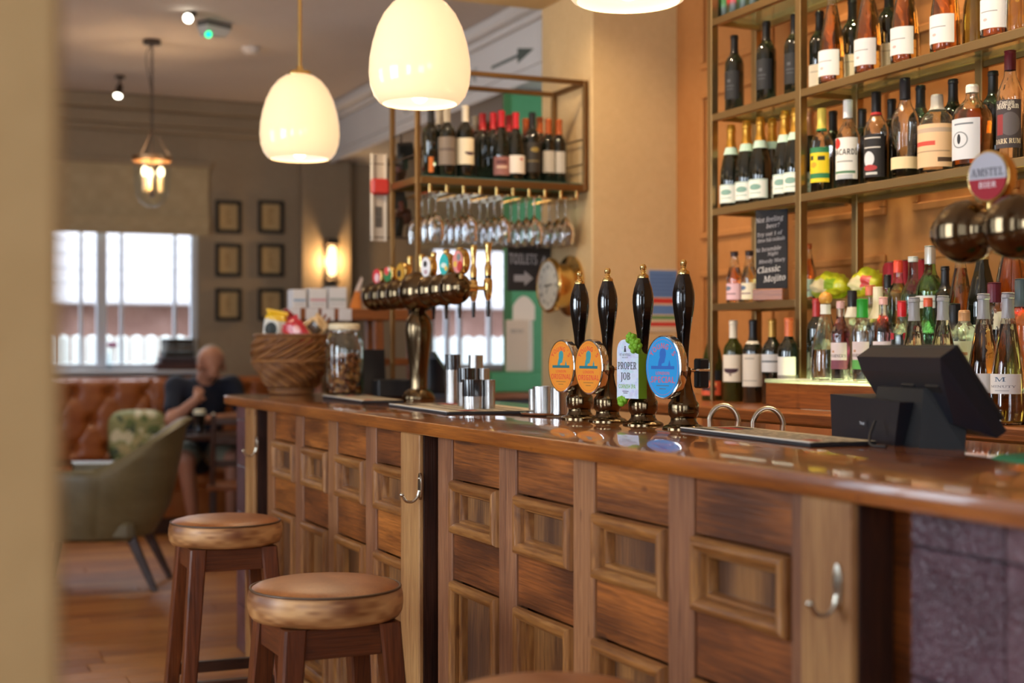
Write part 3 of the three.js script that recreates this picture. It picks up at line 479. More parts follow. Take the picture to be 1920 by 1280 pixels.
// ---- till seen from its back
{
  const g = thing('till', 'black touchscreen till seen from behind on the bar top', 'till', [1.961, TOPY, -2.513], -104.3 * D2R);   // local x along its front, local z towards the customers
  mesh('base_box', hull([[-0.182, 0, 0], [0.150, 0, 0], [-0.182, 0.098, 0.004], [0.182, 0.092, 0.004], [-0.182, 0, -0.12], [0.150, 0, -0.12], [-0.182, 0.098, -0.12], [0.182, 0.092, -0.12]]), M.navy, g);
  const t = canvasTex(256, 64, (c, w, h) => { c.fillStyle = '#1b1e27'; c.fillRect(0, 0, w, h); c.fillStyle = '#c8ccd2'; c.font = 'bold 48px sans-serif'; c.textAlign = 'center'; c.fillText('Tevar', w / 2, 50); });
  const lg = mesh('lettering', new THREE.PlaneGeometry(0.052, 0.013), std({ map: t, roughness: 0.5 }), g); lg.position.set(-0.005, 0.040, 0.0036); lg.rotation.x = 0.041;
  // screen slab leaning back towards the bartender, seen from its back
  const S = new THREE.Group(); S.name = 'screen_unit'; S.position.set(0.112, 0.184, -0.02); S.rotation.order = 'YXZ'; S.rotation.set(0.60, 0.0, 0); g.add(S);
  mesh('rear_cover', hull([[-0.2, 0, 0], [0.2, 0, 0], [-0.2, 0, -0.035], [0.2, 0, -0.035], [-0.19, -0.03, 0.012], [0.19, -0.03, 0.012], [-0.2, -0.20, -0.035], [0.2, -0.20, -0.035], [-0.2, -0.20, -0.01], [0.2, -0.20, -0.01], [-0.15, -0.14, 0.03], [0.15, -0.14, 0.03]]), M.navy, S);
  mesh('screen_bezel', boxAt(-0.202, 0.202, -0.176, 0.002, -0.046, -0.035, 0.003), M.blackMat, S);
  mesh('screen', boxAt(-0.185, 0.185, -0.165, -0.015, -0.0475, -0.046, 0.0005), M.black, S);
  for (const x of [0.02, 0.13]) mesh('vent', boxAt(x - 0.03, x + 0.03, -0.075, -0.055, 0.012, 0.020, 0.002), M.blackMat, S);
  mesh('stand', hull([[-0.02, 0, -0.10], [0.26, 0, -0.10], [-0.02, 0, -0.02], [0.22, 0, -0.02], [0.0, 0.13, -0.12], [0.24, 0.13, -0.12], [0.0, 0.12, -0.03], [0.22, 0.12, -0.03]]), M.blackMat, g);
  mesh('cable', tube([[0.10, 0.05, 0.02], [0.13, 0.02, 0.045], [0.17, 0.004, 0.06], [0.22, 0.004, 0.05]], 0.003, 20, 6), M.rubber, g);
  const cl = tag(mesh('cloth', hull([[0, 0, 0], [0.16, 0, 0.03], [0.15, 0, -0.10], [0.01, 0, -0.12], [0.01, 0.008, -0.01], [0.15, 0.008, 0.02], [0.14, 0.012, -0.09], [0.02, 0.012, -0.1]]), css('#1d6b46', 0.9)), 'folded green cloth on the bar beside the till', 'cloth'); cl.position.set(1.86, TOPY, -2.02); cl.rotation.y = -1.6;
}
// ---- two chrome hoops behind the bar
for (const [px, lab] of [[1357, 'chrome hoop behind the bar beside the blue pump clip'], [1440, 'chrome hoop behind the bar next to the till']]) {
  const X = 2.24, z = zOn(px, X), g = thing('chrome_hoop', lab, 'hoop', [X, 0.936, z], -0.55, 'chrome hoops behind the bar'), pts = [[-0.042, 0, 0], [-0.042, 0.12, 0]];
  for (let a = 180; a >= 0; a -= 20) pts.push([Math.cos(a * D2R) * 0.042, 0.15 + Math.sin(a * D2R) * 0.052, 0]); pts.push([0.042, 0.12, 0], [0.042, 0, 0]);
  mesh('bent_pipe', tube(pts, 0.0075, 60, 12), metal([0.48, 0.42, 0.33], 0.28), g); mesh('foot', boxAt(-0.06, 0.06, -0.01, 0.002, -0.03, 0.03, 0.003), M.steel, g);
}
tag(mesh('under_counter', boxAt(2.195, 2.45, 0, 0.925, -6.1, -0.8, 0.004), M.steel), 'steel working counter behind the bar top', 'counter');

// ---- wicker basket with crisp packets
{
  const [bx, bz] = [1.72, zOn(547, 1.72)], g = thing('wicker_basket', 'round brown wicker basket of snack packets on the bar end', 'basket', [bx, TOPY, bz]);
  const prof = (t) => { const y = 0.035 + t * 0.215; const r = 0.106 + 0.070 * Math.sin(Math.min(1, t / 0.70) * Math.PI / 2) - (t > 0.7 ? 0.016 * ((t - 0.7) / 0.3) ** 2 : 0); return [r, y]; };
  const wm = [wood(180, [196, 138, 74], [118, 72, 32], 0.45, 0.2), wood(184, [168, 110, 54], [92, 54, 24], 0.45, 0.2)];
  for (let band = 0; band < 2; band++) {
    const set = [[], []];
    for (let k = 0; k < 26; k++) for (let l = 0; l < 2; l++) {
      const pts = [], t0 = band ? 0.50 : 0.0, t1 = band ? 1.0 : 0.52, dir = band ? -1 : 1;
      for (let i = 0; i <= 8; i++) { const t = t0 + (t1 - t0) * i / 8, [r, y] = prof(t), a = k / 26 * 6.2832 + dir * (i / 8) * 1.15 + l * 0.075; const rr2 = r + 0.005 * Math.sin(i * 1.6 + k) + l * 0.003; pts.push([Math.cos(a) * rr2, y, Math.sin(a) * rr2]); }
      set[k % 2].push(tube(pts, 0.0062, 14, 6));
    }
    set.forEach((s, i) => { const w = mesh('wicker_weave', merge(s), wm[i], g); w.userData.kind = 'stuff'; });
  }
  for (const [y, r, n] of [[0.0085, 0.095, 3], [0.252, prof(1)[0], 2], [0.148, 0.176, 1]]) for (let k = 0; k < n; k++) mesh('wicker_ring', new THREE.TorusGeometry(r + k * 0.006 * (k % 2 ? 1 : -1), 0.0075, 8, 48).rotateX(Math.PI / 2).translate(0, y + k * 0.011, 0), wm[k % 2], g);
  mesh('basket_base', cyl(0.10, 0.10, 0.02, 32).translate(0, 0.012, 0), wm[1], g);
  mesh('inner_lining', lathe([[0, 0.03], [0.10, 0.03], [0.165, 0.12], [0.168, 0.17], [0.160, 0.22], [0.155, 0.22], [0.16, 0.17], [0.155, 0.12], [0.09, 0.036], [0, 0.036]], 32, 0.8), wm[1], g);
  const packet = (lab, pos, rot, w, h, draw) => {   // pillow packet with crimped ends
    const p = thing('snack_packet', lab, 'packet', [bx + pos[0], TOPY + pos[1], bz + pos[2]], 0, 'packets in the wicker basket'); p.rotation.set(...rot);
    const geo = new THREE.SphereGeometry(1, 28, 20), a = geo.attributes.position, uv = geo.attributes.uv, pr = rng(Math.floor(pos[0] * 999 + 77));
    for (let i = 0; i < a.count; i++) { let x = a.getX(i), y = a.getY(i), z = a.getZ(i); const sx = Math.sign(x) * Math.pow(Math.abs(x), 0.5), sy = Math.sign(y) * Math.pow(Math.abs(y), 0.42); a.setXYZ(i, sx * w / 2 * (1 + 0.03 * Math.sin(y * 9)), sy * h / 2, z * 0.03 * (1 + 0.25 * Math.sin(x * 7 + y * 5))); uv.setXY(i, sx * 0.5 + 0.5, sy * 0.5 + 0.5); }
    geo.computeVertexNormals(); const q = cell(128, 160, draw), mat = M.glossPrint;
    mesh('pouch', printed(geo, q), mat, p); for (const s of [-1, 1]) { const e = boxAt(-w / 2, w / 2, s * h / 2 - 0.008, s * h / 2 + 0.008, -0.002, 0.002, 0.0005); const u = e.attributes.uv; for (let i = 0; i < u.count; i++) u.setXY(i, 0.5, s > 0 ? 0.95 : 0.05); mesh('crimped_end', printed(e, q), mat, p); }
  };
  packet('yellow white and black snack packet upright in the wicker basket', [-0.085, 0.295, 0.02], [0.1, -0.5, -0.15], 0.10, 0.15, (c, w, h) => { c.fillStyle = '#d8d6cc'; c.fillRect(0, 0, w, h); c.fillStyle = '#e6b90e'; c.fillRect(0, 0, w, 38); c.fillRect(0, h - 30, w * 0.7, 30); c.fillStyle = '#2a302c'; c.beginPath(); c.ellipse(w * 0.42, h * 0.52, 36, 34, 0, 0, 7); c.fill(); });
  packet('bright red snack packet lying against the basket rim', [0.0, 0.275, 0.075], [-0.3, -0.45, 0.5], 0.10, 0.13, (c, w, h) => { c.fillStyle = '#c01f30'; c.fillRect(0, 0, w, h); c.fillStyle = '#e8a8a4'; c.beginPath(); c.ellipse(w * 0.6, h * 0.5, 20, 26, 0, 0, 7); c.fill(); });
  packet('dark red snack packet behind the bright red one', [-0.02, 0.300, -0.05], [0.15, -0.7, -0.6], 0.10, 0.14, (c, w, h) => { c.fillStyle = '#8e2026'; c.fillRect(0, 0, w, h); c.fillStyle = '#3c3630'; c.fillRect(10, 40, 80, 60); c.fillStyle = '#d9c7a8'; c.fillRect(20, 110, 90, 24); });
  packet('cream and brown snack packet leaning to the jar', [0.085, 0.285, 0.02], [0.2, -0.3, -0.8], 0.09, 0.14, (c, w, h) => { c.fillStyle = '#d9b98a'; c.fillRect(0, 0, w, h); c.fillStyle = '#5a4a38'; c.fillRect(20, 30, 80, 50); c.fillStyle = '#b83a2c'; c.fillRect(10, 110, 70, 26); });
  const tw = tag(mesh('tongs', merge([rod([0.08, 0.22, 0.03], [0.165, 0.36, -0.02], 0.006), rod([0.095, 0.21, 0.05], [0.178, 0.345, 0.0], 0.006)]), M.stand), 'pale wooden tongs sticking out of the wicker basket', 'tongs'); tw.position.set(bx, TOPY, bz);
}
// ---- clip-top glass jar of snacks
{
  const X = 1.80, z = zOn(646, X), y0 = TOPY + 0.011, g = thing('glass_jar', 'tall glass jar of brown snacks with pale lid on the mat', 'jar', [X, y0, z]);
  mesh('glass_body', vessel([[0, 0.001], [0.072, 0.001], [0.080, 0.010], [0.081, 0.19], [0.078, 0.215], [0.068, 0.240], [0.060, 0.255], [0.060, 0.270]], 0.003, 48), M.clear, g);
  mesh('lid', lathe([[0, 0.272], [0.064, 0.272], [0.067, 0.278], [0.066, 0.292], [0.060, 0.298], [0, 0.300]], 40, 0.7), M.cream, g);
  mesh('clip_ring', new THREE.TorusGeometry(0.063, 0.003, 8, 40).rotateX(Math.PI / 2).translate(0, 0.262, 0), M.chrome, g);
  mesh('wire_clip', tube([[-0.063, 0.262, 0.0], [-0.075, 0.24, 0.01], [-0.078, 0.22, 0.012], [-0.07, 0.205, 0.012]], 0.002, 14, 6), M.chrome, g);
  const s = rng(77), mats = [[], [], []];
  for (let i = 0; i < 190; i++) { const a = s() * 6.28, r = Math.sqrt(s()) * 0.066, y = 0.014 + s() * 0.155; const q = new THREE.DodecahedronGeometry(0.009 + s() * 0.006, 0); q.scale(1, 0.6 + s() * 0.5, 0.7 + s() * 0.6); q.rotateX(s() * 6); q.rotateY(s() * 6); mats[i % 3].push(q.translate(Math.cos(a) * r, y, Math.sin(a) * r)); }
  const sn = new THREE.Group(); sn.name = 'snack_mix'; sn.userData.kind = 'stuff'; g.add(sn);
  mats.forEach((m, i) => mesh('snack_pieces', merge(m), css(['#a5602a', '#c98a4a', '#7a3c1c'][i], 0.6), sn));
}
// ---- dark things behind the jar and the tower
tag(mesh('black_card_holder', cbox(0.15, 0.075, 0.09, 0.006), M.blackMat), 'low black box on the bar between the jar and the beer tower', 'box').position.set(1.98, TOPY + 0.0376, zOn(735, 1.98));
{ const m = thing('card_terminal', 'black wedge shaped payment terminal behind the beer tower', 'terminal', [2.12, TOPY, zOn(822, 2.12)], -0.5); mesh('wedge_body', hull([[-0.04, 0, -0.05], [0.11, 0, -0.05], [-0.04, 0, 0.05], [0.11, 0, 0.05], [-0.04, 0.19, -0.05], [-0.02, 0.19, -0.05], [-0.04, 0.19, 0.05], [-0.02, 0.19, 0.05]]), M.navy, m); mesh('screen', hull([[0.0, 0.16, 0.0515], [0.095, 0.02, 0.0515], [-0.03, 0.16, 0.0515], [-0.03, 0.02, 0.0515], [0, 0.16, 0.05], [-0.03, 0.02, 0.05]]), M.black, m); }
tag(mesh('black_menu_board', cbox(0.16, 0.20, 0.008, 0.002).rotateX(-0.12), M.blackMat), 'upright black menu board behind the glass jar', 'menu board').position.set(1.98, TOPY + 0.101, zOn(690, 1.98));
// ================================================================ back bar: counter, shelf unit, bottles
const SX = 2.90, SXR = 3.13, LV = [1.475, 1.836, 2.196, 2.558], ZP = [-4.652, -4.082, -2.55], BCY = 1.105, RISER = 1.20;
{
  const c = thing('back_counter', 'brown wooden counter along the wall under the bottle shelves', 'counter');
  mesh('counter_top', boxAt(2.60, 3.298, BCY - 0.04, BCY, -5.55, -1.2, 0.006, 'z'), M.backTop, c);
  mesh('front_strip', boxAt(2.62, 2.645, BCY - 0.09, BCY - 0.041, -5.55, -1.2, 0.003, 'z'), M.stand, c);
  mesh('cabinet_body', boxAt(2.66, 3.298, 0, BCY - 0.041, -5.55, -1.2, 0.003), M.blackMat, c);
  const r = thing('display_step', 'lit wooden step carrying the gin bottles on the counter', 'display step', [0, BCY, 0]);
  mesh('step_front', boxAt(2.755, 2.78, 0.001, RISER - BCY - 0.012, -4.06, -2.58, 0.002, 'z'), M.backTop, r);
  mesh('step_back', boxAt(2.95, 2.97, 0.001, RISER - BCY - 0.012, -4.06, -2.58, 0.002, 'z'), M.backTop, r);
  mesh('glass_top', boxAt(2.75, 2.972, RISER - BCY - 0.011, RISER - BCY, -4.06, -2.58, 0.001), phy({ color: 0xe6f2dc, transmission: 0.85, roughness: 0.55, thickness: 0 }), r);
  mesh('light_strip', boxAt(2.85, 2.89, 0.004, 0.012, -4.0, -2.6, 0.002), glow([1.0, 0.93, 0.62], 6), r);
  areaLight(0.10, 1.38, new THREE.Color(1, 0.93, 0.66), 42, [2.87, BCY + 0.016, -3.3], [2.87, 3, -3.3]).rotateZ(0);
  const up = thing('display_step', 'higher wooden step at the back for the tall spirit bottles', 'display step', [0, RISER, 0]);
  mesh('step_box', boxAt(2.885, 2.972, 0.001, 0.10, -3.66, -2.58, 0.003, 'z'), M.backTop, up);
}
{
  const s = thing('shelf_unit', 'bronze framed shelf unit with glass shelves behind the bar', 'shelf unit', [0, BCY, 0]), H = 3.1 - BCY, t = 0.031;
  for (const z of ZP) { mesh('post', boxAt(SX, SX + t, 0.001, H, z - t / 2, z + t / 2, 0.002), M.bronze, s); }
  for (const z of [-4.652, -4.03, -3.42, -2.55]) mesh('rear_post', boxAt(SXR - t, SXR, 0.001, H, z - t / 2, z + t / 2, 0.002), M.bronze, s);
  mesh('canopy', boxAt(SX - 0.02, 3.298, H + 0.001, H + 0.03, -4.68, -2.5, 0.003), M.backTop, s);
  [-4.36, -3.72, -3.2, -2.75].forEach((z) => { const l = new THREE.SpotLight(new THREE.Color(1.0, 0.74, 0.42), 5, 0, 0.62, 0.7); l.position.set(3.03, H - 0.02, z); l.target.position.set(3.0, 0, z); l.shadow.radius = 1.4; l.castShadow = true; s.add(l, l.target); mesh('canopy_lamp', cyl(0.03, 0.03, 0.010, 20).translate(3.03, H - 0.005, z), glow([1, 0.8, 0.5], 6), s); });
  const glassM = phy({ color: 0xdfeee2, transmission: 0.92, roughness: 0.03, thickness: 0 });
  LV.forEach((y, li) => { for (let i = 0; i < 2; i++) {
    const short = li === 0 && i === 1, a = ZP[i] + t / 2, b = short ? zOn(1752, 3.0) : ZP[i + 1] - t / 2, Y = y - BCY, FX = short ? 2.99 : SX;
    mesh('shelf_rail', boxAt(FX + 0.002, FX + 0.024, Y - 0.029, Y - 0.001, a, b, 0.002), M.bronze, s);
    mesh('shelf_rail', boxAt(SXR - 0.024, SXR - 0.002, Y - 0.029, Y - 0.007, a, b, 0.002), M.bronze, s);
    mesh('side_rail', boxAt(FX + 0.024, SXR - 0.024, Y - 0.026, Y - 0.007, a, a + 0.016, 0.002), M.bronze, s);
    mesh('glass_shelf', boxAt(FX + 0.024, SXR - 0.003, Y - 0.0065, Y - 0.0005, a + 0.001, b - 0.001, 0.0008), glassM, s);
  } });
}
// ---- bottles
const PROFS = {   // [radius, height] of the glass, base to lip
  bordeaux: [[0.026, 0.004], [0.034, 0], [0.0372, 0.004], [0.0375, 0.185], [0.0365, 0.196], [0.031, 0.211], [0.021, 0.224], [0.0155, 0.235], [0.0142, 0.25], [0.0140, 0.288], [0.0155, 0.290], [0.0155, 0.297], [0.0135, 0.300]],
  burgundy: [[0.03, 0.004], [0.038, 0], [0.0412, 0.004], [0.0415, 0.125], [0.0395, 0.150], [0.032, 0.186], [0.022, 0.215], [0.0155, 0.236], [0.0142, 0.25], [0.0140, 0.288], [0.0155, 0.290], [0.0155, 0.297], [0.0135, 0.300]],
  fizz: [[0.03, 0.004], [0.040, 0], [0.0432, 0.005], [0.0435, 0.115], [0.0415, 0.145], [0.035, 0.180], [0.026, 0.215], [0.0185, 0.245], [0.0158, 0.262], [0.0150, 0.290], [0.0172, 0.294], [0.0172, 0.304], [0.0150, 0.312], [0.013, 0.318]],
  provence: [[0.028, 0.004], [0.039, 0], [0.0435, 0.006], [0.0440, 0.03], [0.0425, 0.10], [0.0400, 0.135], [0.0330, 0.180], [0.0230, 0.235], [0.0160, 0.270], [0.0142, 0.285], [0.0140, 0.318], [0.0155, 0.320], [0.0155, 0.327], [0.0135, 0.330]],
  spirit: [[0.03, 0.004], [0.036, 0], [0.0385, 0.004], [0.0388, 0.160], [0.0370, 0.176], [0.0300, 0.195], [0.0200, 0.210], [0.0155, 0.224], [0.0148, 0.240], [0.0148, 0.285], [0.0135, 0.288]],
  slim: [[0.026, 0.004], [0.033, 0], [0.0355, 0.004], [0.0355, 0.175], [0.0335, 0.19], [0.0245, 0.212], [0.0165, 0.232], [0.0148, 0.25], [0.0148, 0.295], [0.0135, 0.298]],
  squat: [[0.035, 0.004], [0.048, 0], [0.0515, 0.005], [0.0520, 0.120], [0.0500, 0.140], [0.0410, 0.160], [0.0270, 0.174], [0.0185, 0.184], [0.0165, 0.194], [0.0165, 0.216], [0.0150, 0.218]],
  cone: [[0.03, 0.004], [0.042, 0], [0.0455, 0.005], [0.0460, 0.06], [0.0430, 0.095], [0.0330, 0.140], [0.0215, 0.185], [0.0162, 0.205], [0.0152, 0.215], [0.0152, 0.235], [0.014, 0.237]],
  mixer: [[0.02, 0.003], [0.025, 0], [0.0275, 0.003], [0.0278, 0.085], [0.0265, 0.098], [0.0190, 0.130], [0.0135, 0.155], [0.0125, 0.170], [0.0138, 0.174], [0.0138, 0.180], [0.012, 0.182]],
};
const radAt = (pr, y) => { for (let i = 1; i < pr.length - 1; i++) if (y >= pr[i][1] && y <= pr[i + 1][1]) { const t = (y - pr[i][1]) / Math.max(1e-6, pr[i + 1][1] - pr[i][1]); return pr[i][0] + (pr[i + 1][0] - pr[i][0]) * t; } return pr[1][0]; };
const glassOf = { dark: phy({ color: new THREE.Color().setRGB(0.006, 0.008, 0.005), roughness: 0.06, clearcoat: 1, clearcoatRoughness: 0.02 }), olive: phy({ color: new THREE.Color().setRGB(0.10, 0.11, 0.02), transmission: 0.75, roughness: 0.02, thickness: 0.003 }), green: phy({ color: new THREE.Color().setRGB(0.55, 0.88, 0.60), transmission: 1, roughness: 0.0, thickness: 0.003 }), aqua: phy({ color: new THREE.Color().setRGB(0.72, 0.94, 0.90), transmission: 1, roughness: 0.0, thickness: 0.003 }), clear: phy({ color: new THREE.Color().setRGB(0.97, 0.98, 0.97), transmission: 1, roughness: 0.0, thickness: 0.003 }) };
const liq = {}; const liquidOf = (rgb, dist = 0.06) => liq[rgb + dist] ??= phy({ color: 0xffffff, transmission: 1, roughness: 0, thickness: 0.05, ior: 1.34, attenuationColor: new THREE.Color().setRGB(...rgb), attenuationDistance: dist });
const LQ = { rose: liquidOf([1.0, 0.50, 0.14], 0.06), pale: liquidOf([0.97, 0.80, 0.36], 0.055), amber: liquidOf([0.95, 0.45, 0.08], 0.07), water: liquidOf([0.96, 0.98, 0.96], 0.2), cola: liquidOf([0.12, 0.03, 0.015], 0.03), plum: liquidOf([0.62, 0.14, 0.18], 0.06), pink: liquidOf([1.0, 0.58, 0.55], 0.05), orange: liquidOf([1.0, 0.46, 0.18], 0.045) };
const foil = {}; const foilOf = (hex, m = 0) => foil[hex + m] ??= std({ color: new THREE.Color(hex), roughness: 0.35, metalness: m });
const labels = {}; function labelMat(key, draw, w = 128, h = 160) { return labels[key] ??= cell(w, h, draw); }
const plainLabel = (bg, marks = []) => (c, w, h) => { c.fillStyle = bg; c.fillRect(0, 0, w, h); for (const m of marks) { c.fillStyle = m[0]; if (m[1] === 't') { c.font = m[5] ?? 'bold 20px serif'; c.textAlign = 'center'; c.fillText(m[2], m[3] * w, m[4] * h, w * 0.94); } else if (m[1] === 'e') { c.beginPath(); c.ellipse(m[2] * w, m[3] * h, m[4] * w, m[5] * h, 0, 0, 7); c.fill(); } else c.fillRect(m[1] * w, m[2] * h, m[3] * w, m[4] * h); } };
// o: glass, fill (0..1 of the straight body), liquid, cap: [hex, y0, y1, metal], label: [mat, y0, y1, arc], more labels in extra
function bottle(name, label, type, o, pos, group, turn = -58) {
  const k = o.k ?? 1, pr = PROFS[type].map(([r, y]) => [r * k, y * k]), top = pr[pr.length - 1][1], g = thing(name, label, o.cat ?? 'bottle', pos, 0, group);
  mesh('glass_body', (o.glass ?? 'dark') === 'dark' ? lathe([[0, pr[0][1]], ...pr], 32, 1.1) : vessel([[0, pr[0][1]], ...pr], 0.0025 * k, 32), glassOf[o.glass ?? 'dark'], g);
  if (o.liquid) { const fy = (o.fill ?? 0.75) * top, l = [[0, 0.009 * k]]; for (const [r, y] of pr.slice(1)) if (y < fy) l.push([Math.max(0.004, r - 0.0027 * k), Math.max(y, 0.009 * k)]); l.push([radAt(pr, fy) - 0.0027 * k, fy], [0, fy]); mesh('liquid', lathe(l, 32, 0.8), LQ[o.liquid], g); }
  if (o.cap) { const [hex, y0, y1, mt, rx] = o.cap, a = y0 * k, b = (y1 ?? 0) * k || top + 0.004, l = [[Math.max(0.001, radAt(pr, a) + 0.0005 + (rx ?? 0)), a]]; for (const [r, y] of pr) if (y > a + 0.001 && y < b - 0.003) l.push([r + 0.0007 + (rx ?? 0), y]); l.push([0.0155 * k + 0.0008 + (rx ?? 0), b - 0.002], [0.014 * k, b], [0, b]); mesh('cap', lathe(l, 28, 0.6), foilOf(hex, mt ?? 0), g); }
  if (o.ball) mesh('stopper', new THREE.SphereGeometry(o.ball[1], 20, 16).translate(0, top + o.ball[1] * 0.8, 0), foilOf(o.ball[0]), g);
  for (const lb of [o.label, ...(o.extra ?? [])]) if (lb) { const [mat, y0, y1, arc = 150, dt = 0] = lb, n = 5, list = []; const th = (turn + dt - arc / 2) * D2R;
    const r = Math.max(radAt(pr, y0 * k), radAt(pr, (y0 + y1) / 2 * k)) + 0.0009, r1 = radAt(pr, y1 * k) + 0.0009;
    mesh('label', printed(new THREE.CylinderGeometry(Math.min(r, r1 > r * 0.9 ? r : r1), r, (y1 - y0) * k, 24, 1, true, th, arc * D2R).translate(0, (y0 + y1) / 2 * k, 0), mat), M.print, g); }
  return g;
}
const put = (px, X, y) => [X, y, zOn(px, X)];
// counter, under the first bay: five wines
{
  const G = 'wine bottles on the back counter', X = 2.93, y = BCY;
  bottle('wine_bottle', 'green wine bottle with orange label behind the blue pump clip', 'burgundy', { glass: 'olive', liquid: 'pale', fill: 0.6, cap: ['#232a38', 0.235], label: [labelMat('or', plainLabel('#c8502c', [['#2c1c18', 0.2, 0.45, 0.6, 0.22], ['#e8b070', 0.55, 0.15, 0.25, 0.14]])), 0.02, 0.075], extra: [[labelMat('blk', plainLabel('#15161b')), 0.078, 0.115]] }, put(1336, X, y), G);
  bottle('wine_bottle', 'white capped wine bottle with red bowl drawing on cream label', 'bordeaux', { glass: 'olive', liquid: 'plum', fill: 0.55, cap: ['#d8d0c0', 0.238], label: [labelMat('bowl', plainLabel('#ddd2c0', [['#3c1c28', 'e', 0.55, 0.55, 0.3, 0.14], ['#ddd2c0', 0.1, 0.36, 0.9, 0.15], ['#8a7a70', 0.5, 0.68, 0.1, 0.1]])), 0.075, 0.175] }, put(1375, X, y), G);
  bottle('wine_bottle', 'dark wine bottle with tall plain white label and black capsule', 'bordeaux', { cap: ['#14161c', 0.232], label: [labelMat('tall', plainLabel('#cfc6b8', [['#9a9288', 0.3, 0.12, 0.4, 0.04], ['#9a9288', 0.2, 0.8, 0.6, 0.03]])), 0.06, 0.178], extra: [[labelMat('ring', plainLabel('#cfc6b8')), 0.216, 0.226]] }, put(1412, X, y), G);
  bottle('wine_bottle', 'dark wine bottle with gold capsule and short silver label', 'bordeaux', { cap: ['#b89048', 0.24, 0, 0.6], label: [labelMat('silv', plainLabel('#c4c4c6', [['#60666c', 0.12, 0.36, 0.76, 0.1]])), 0.115, 0.178] }, put(1448, X, y), G);
  bottle('wine_bottle', 'slim dark wine bottle with copper capsule beside the shelf post', 'bordeaux', { cap: ['#b45a34', 0.24], label: [labelMat('tall2', plainLabel('#c9c4c0', [['#77706c', 0, 0.7, 1, 0.3]])), 0.08, 0.17, 120] }, put(1479, 2.87, y), G);
}
// second bay up: sparkling wine
{
  const G = 'gold necked sparkling wine bottles', fz = labelMat('fizz', plainLabel('#c8d8cc', [['#e6e8de', 0.0, 0.1, 0.9, 0.85], ['#7fa598', 'e', 0.45, 0.42, 0.26, 0.16], ['#9ab8ac', 0.2, 0.7, 0.5, 0.06]])), nk = labelMat('neck', plainLabel('#b8d2c2'));
  [1371, 1400, 1426, 1448, 1472, 1492].forEach((px, i) => bottle('sparkling_wine', 'gold necked sparkling wine bottle with pale green label, ' + ['first from the pillar', 'second from the pillar', 'third from the pillar', 'set back behind its row', 'second from the shelf post', 'beside the shelf post'][i], 'fizz', { k: 0.985, cap: ['#d09a3c', 0.232, 0, 0.75], label: [fz, 0.018, 0.088, 120], extra: [[nk, 0.205, 0.233, 350]] }, put(px, i === 3 ? 3.02 : 2.965, LV[1]), G));
  bottle('sparkling_wine', 'dark sparkling wine bottle with pink neck hidden behind the shelf post', 'fizz', { cap: ['#c88a60', 0.22, 0, 0.6], label: [fz, 0.018, 0.088, 120] }, put(1517, 3.02, LV[1]), null);
}
// third bay up: dark bottles and the row of rose
{
  const dk = labelMat('faint', plainLabel('#16161a', [['#4a4a50', 0.3, 0.3, 0.2, 0.1], ['#3a3a40', 0.2, 0.5, 0.5, 0.06], ['#3a3a40', 0.25, 0.62, 0.4, 0.05]]));
  [1377, 1437, 1490].forEach((px, i) => bottle('red_wine', ['black labelled dark wine bottle beside the pillar end of the shelf', 'black labelled dark wine bottle standing alone mid bay', 'black labelled dark wine bottle half hidden by the shelf post'][i], 'bordeaux', { k: [0.97, 1.0, 1.0][i], cap: ['#131316', 0.232], label: [dk, 0.05, 0.16, 110] }, put(px, i === 2 ? 3.0 : 2.97, LV[2]), 'black bottles on the upper shelf'));
  const rs = labelMat('rose', plainLabel('#d4d4d8', [['#7a7c84', 0.1, 0.42, 0.6, 0.03], ['#c8a0a0', 'e', 0.3, 0.7, 0.08, 0.05]]));
  [1560, 1628, 1697, 1772, 1868].forEach((px, i) => bottle('rose_wine', ['orange rose wine bottle with white label beside the shelf post', 'orange rose wine bottle with white label, second from the shelf post', 'orange rose wine bottle with white label, third from the shelf post', 'orange rose wine bottle with white label, fourth from the shelf post', 'orange rose wine bottle with white label, fifth from the shelf post'][i], 'provence', { k: 1.03, glass: 'clear', liquid: 'rose', fill: 0.80, cap: ['#c8a890', 0.285], label: [rs, 0.028, 0.112, 112] }, put(px, 2.965, LV[2]), 'rose wine bottles in a row', -62));
  bottle('rose_wine', 'pale rose wine bottle at the back of the upper shelf', 'provence', { k: 1.02, glass: 'clear', liquid: 'pale', fill: 0.8, cap: ['#d8c8a8', 0.285] }, put(1832, 3.05, LV[2]));
  bottle('rose_wine', 'pale golden wine bottle at the end of the upper shelf', 'provence', { k: 1.0, glass: 'clear', liquid: 'pale', fill: 0.75, cap: ['#e8e2d0', 0.27] }, put(1914, 2.99, LV[2]));
  const cl = labelMat('creamback', plainLabel('#d8ccb8', [['#a89a88', 0.2, 0.3, 0.6, 0.05]]));
  for (const [px, X, lab] of [[1537, 3.055, 'dark wine bottle with cream label behind the first rose bottle'], [1598, 3.055, 'dark wine bottle behind the first two rose bottles'], [1667, 3.055, 'dark wine bottle with cream label behind the second and third rose bottles']]) bottle('red_wine', lab, 'bordeaux', { cap: ['#17171b', 0.232], label: [cl, 0.03, 0.11, 130] }, put(px, X, LV[2]), 'dark bottles behind the rose wine');
}
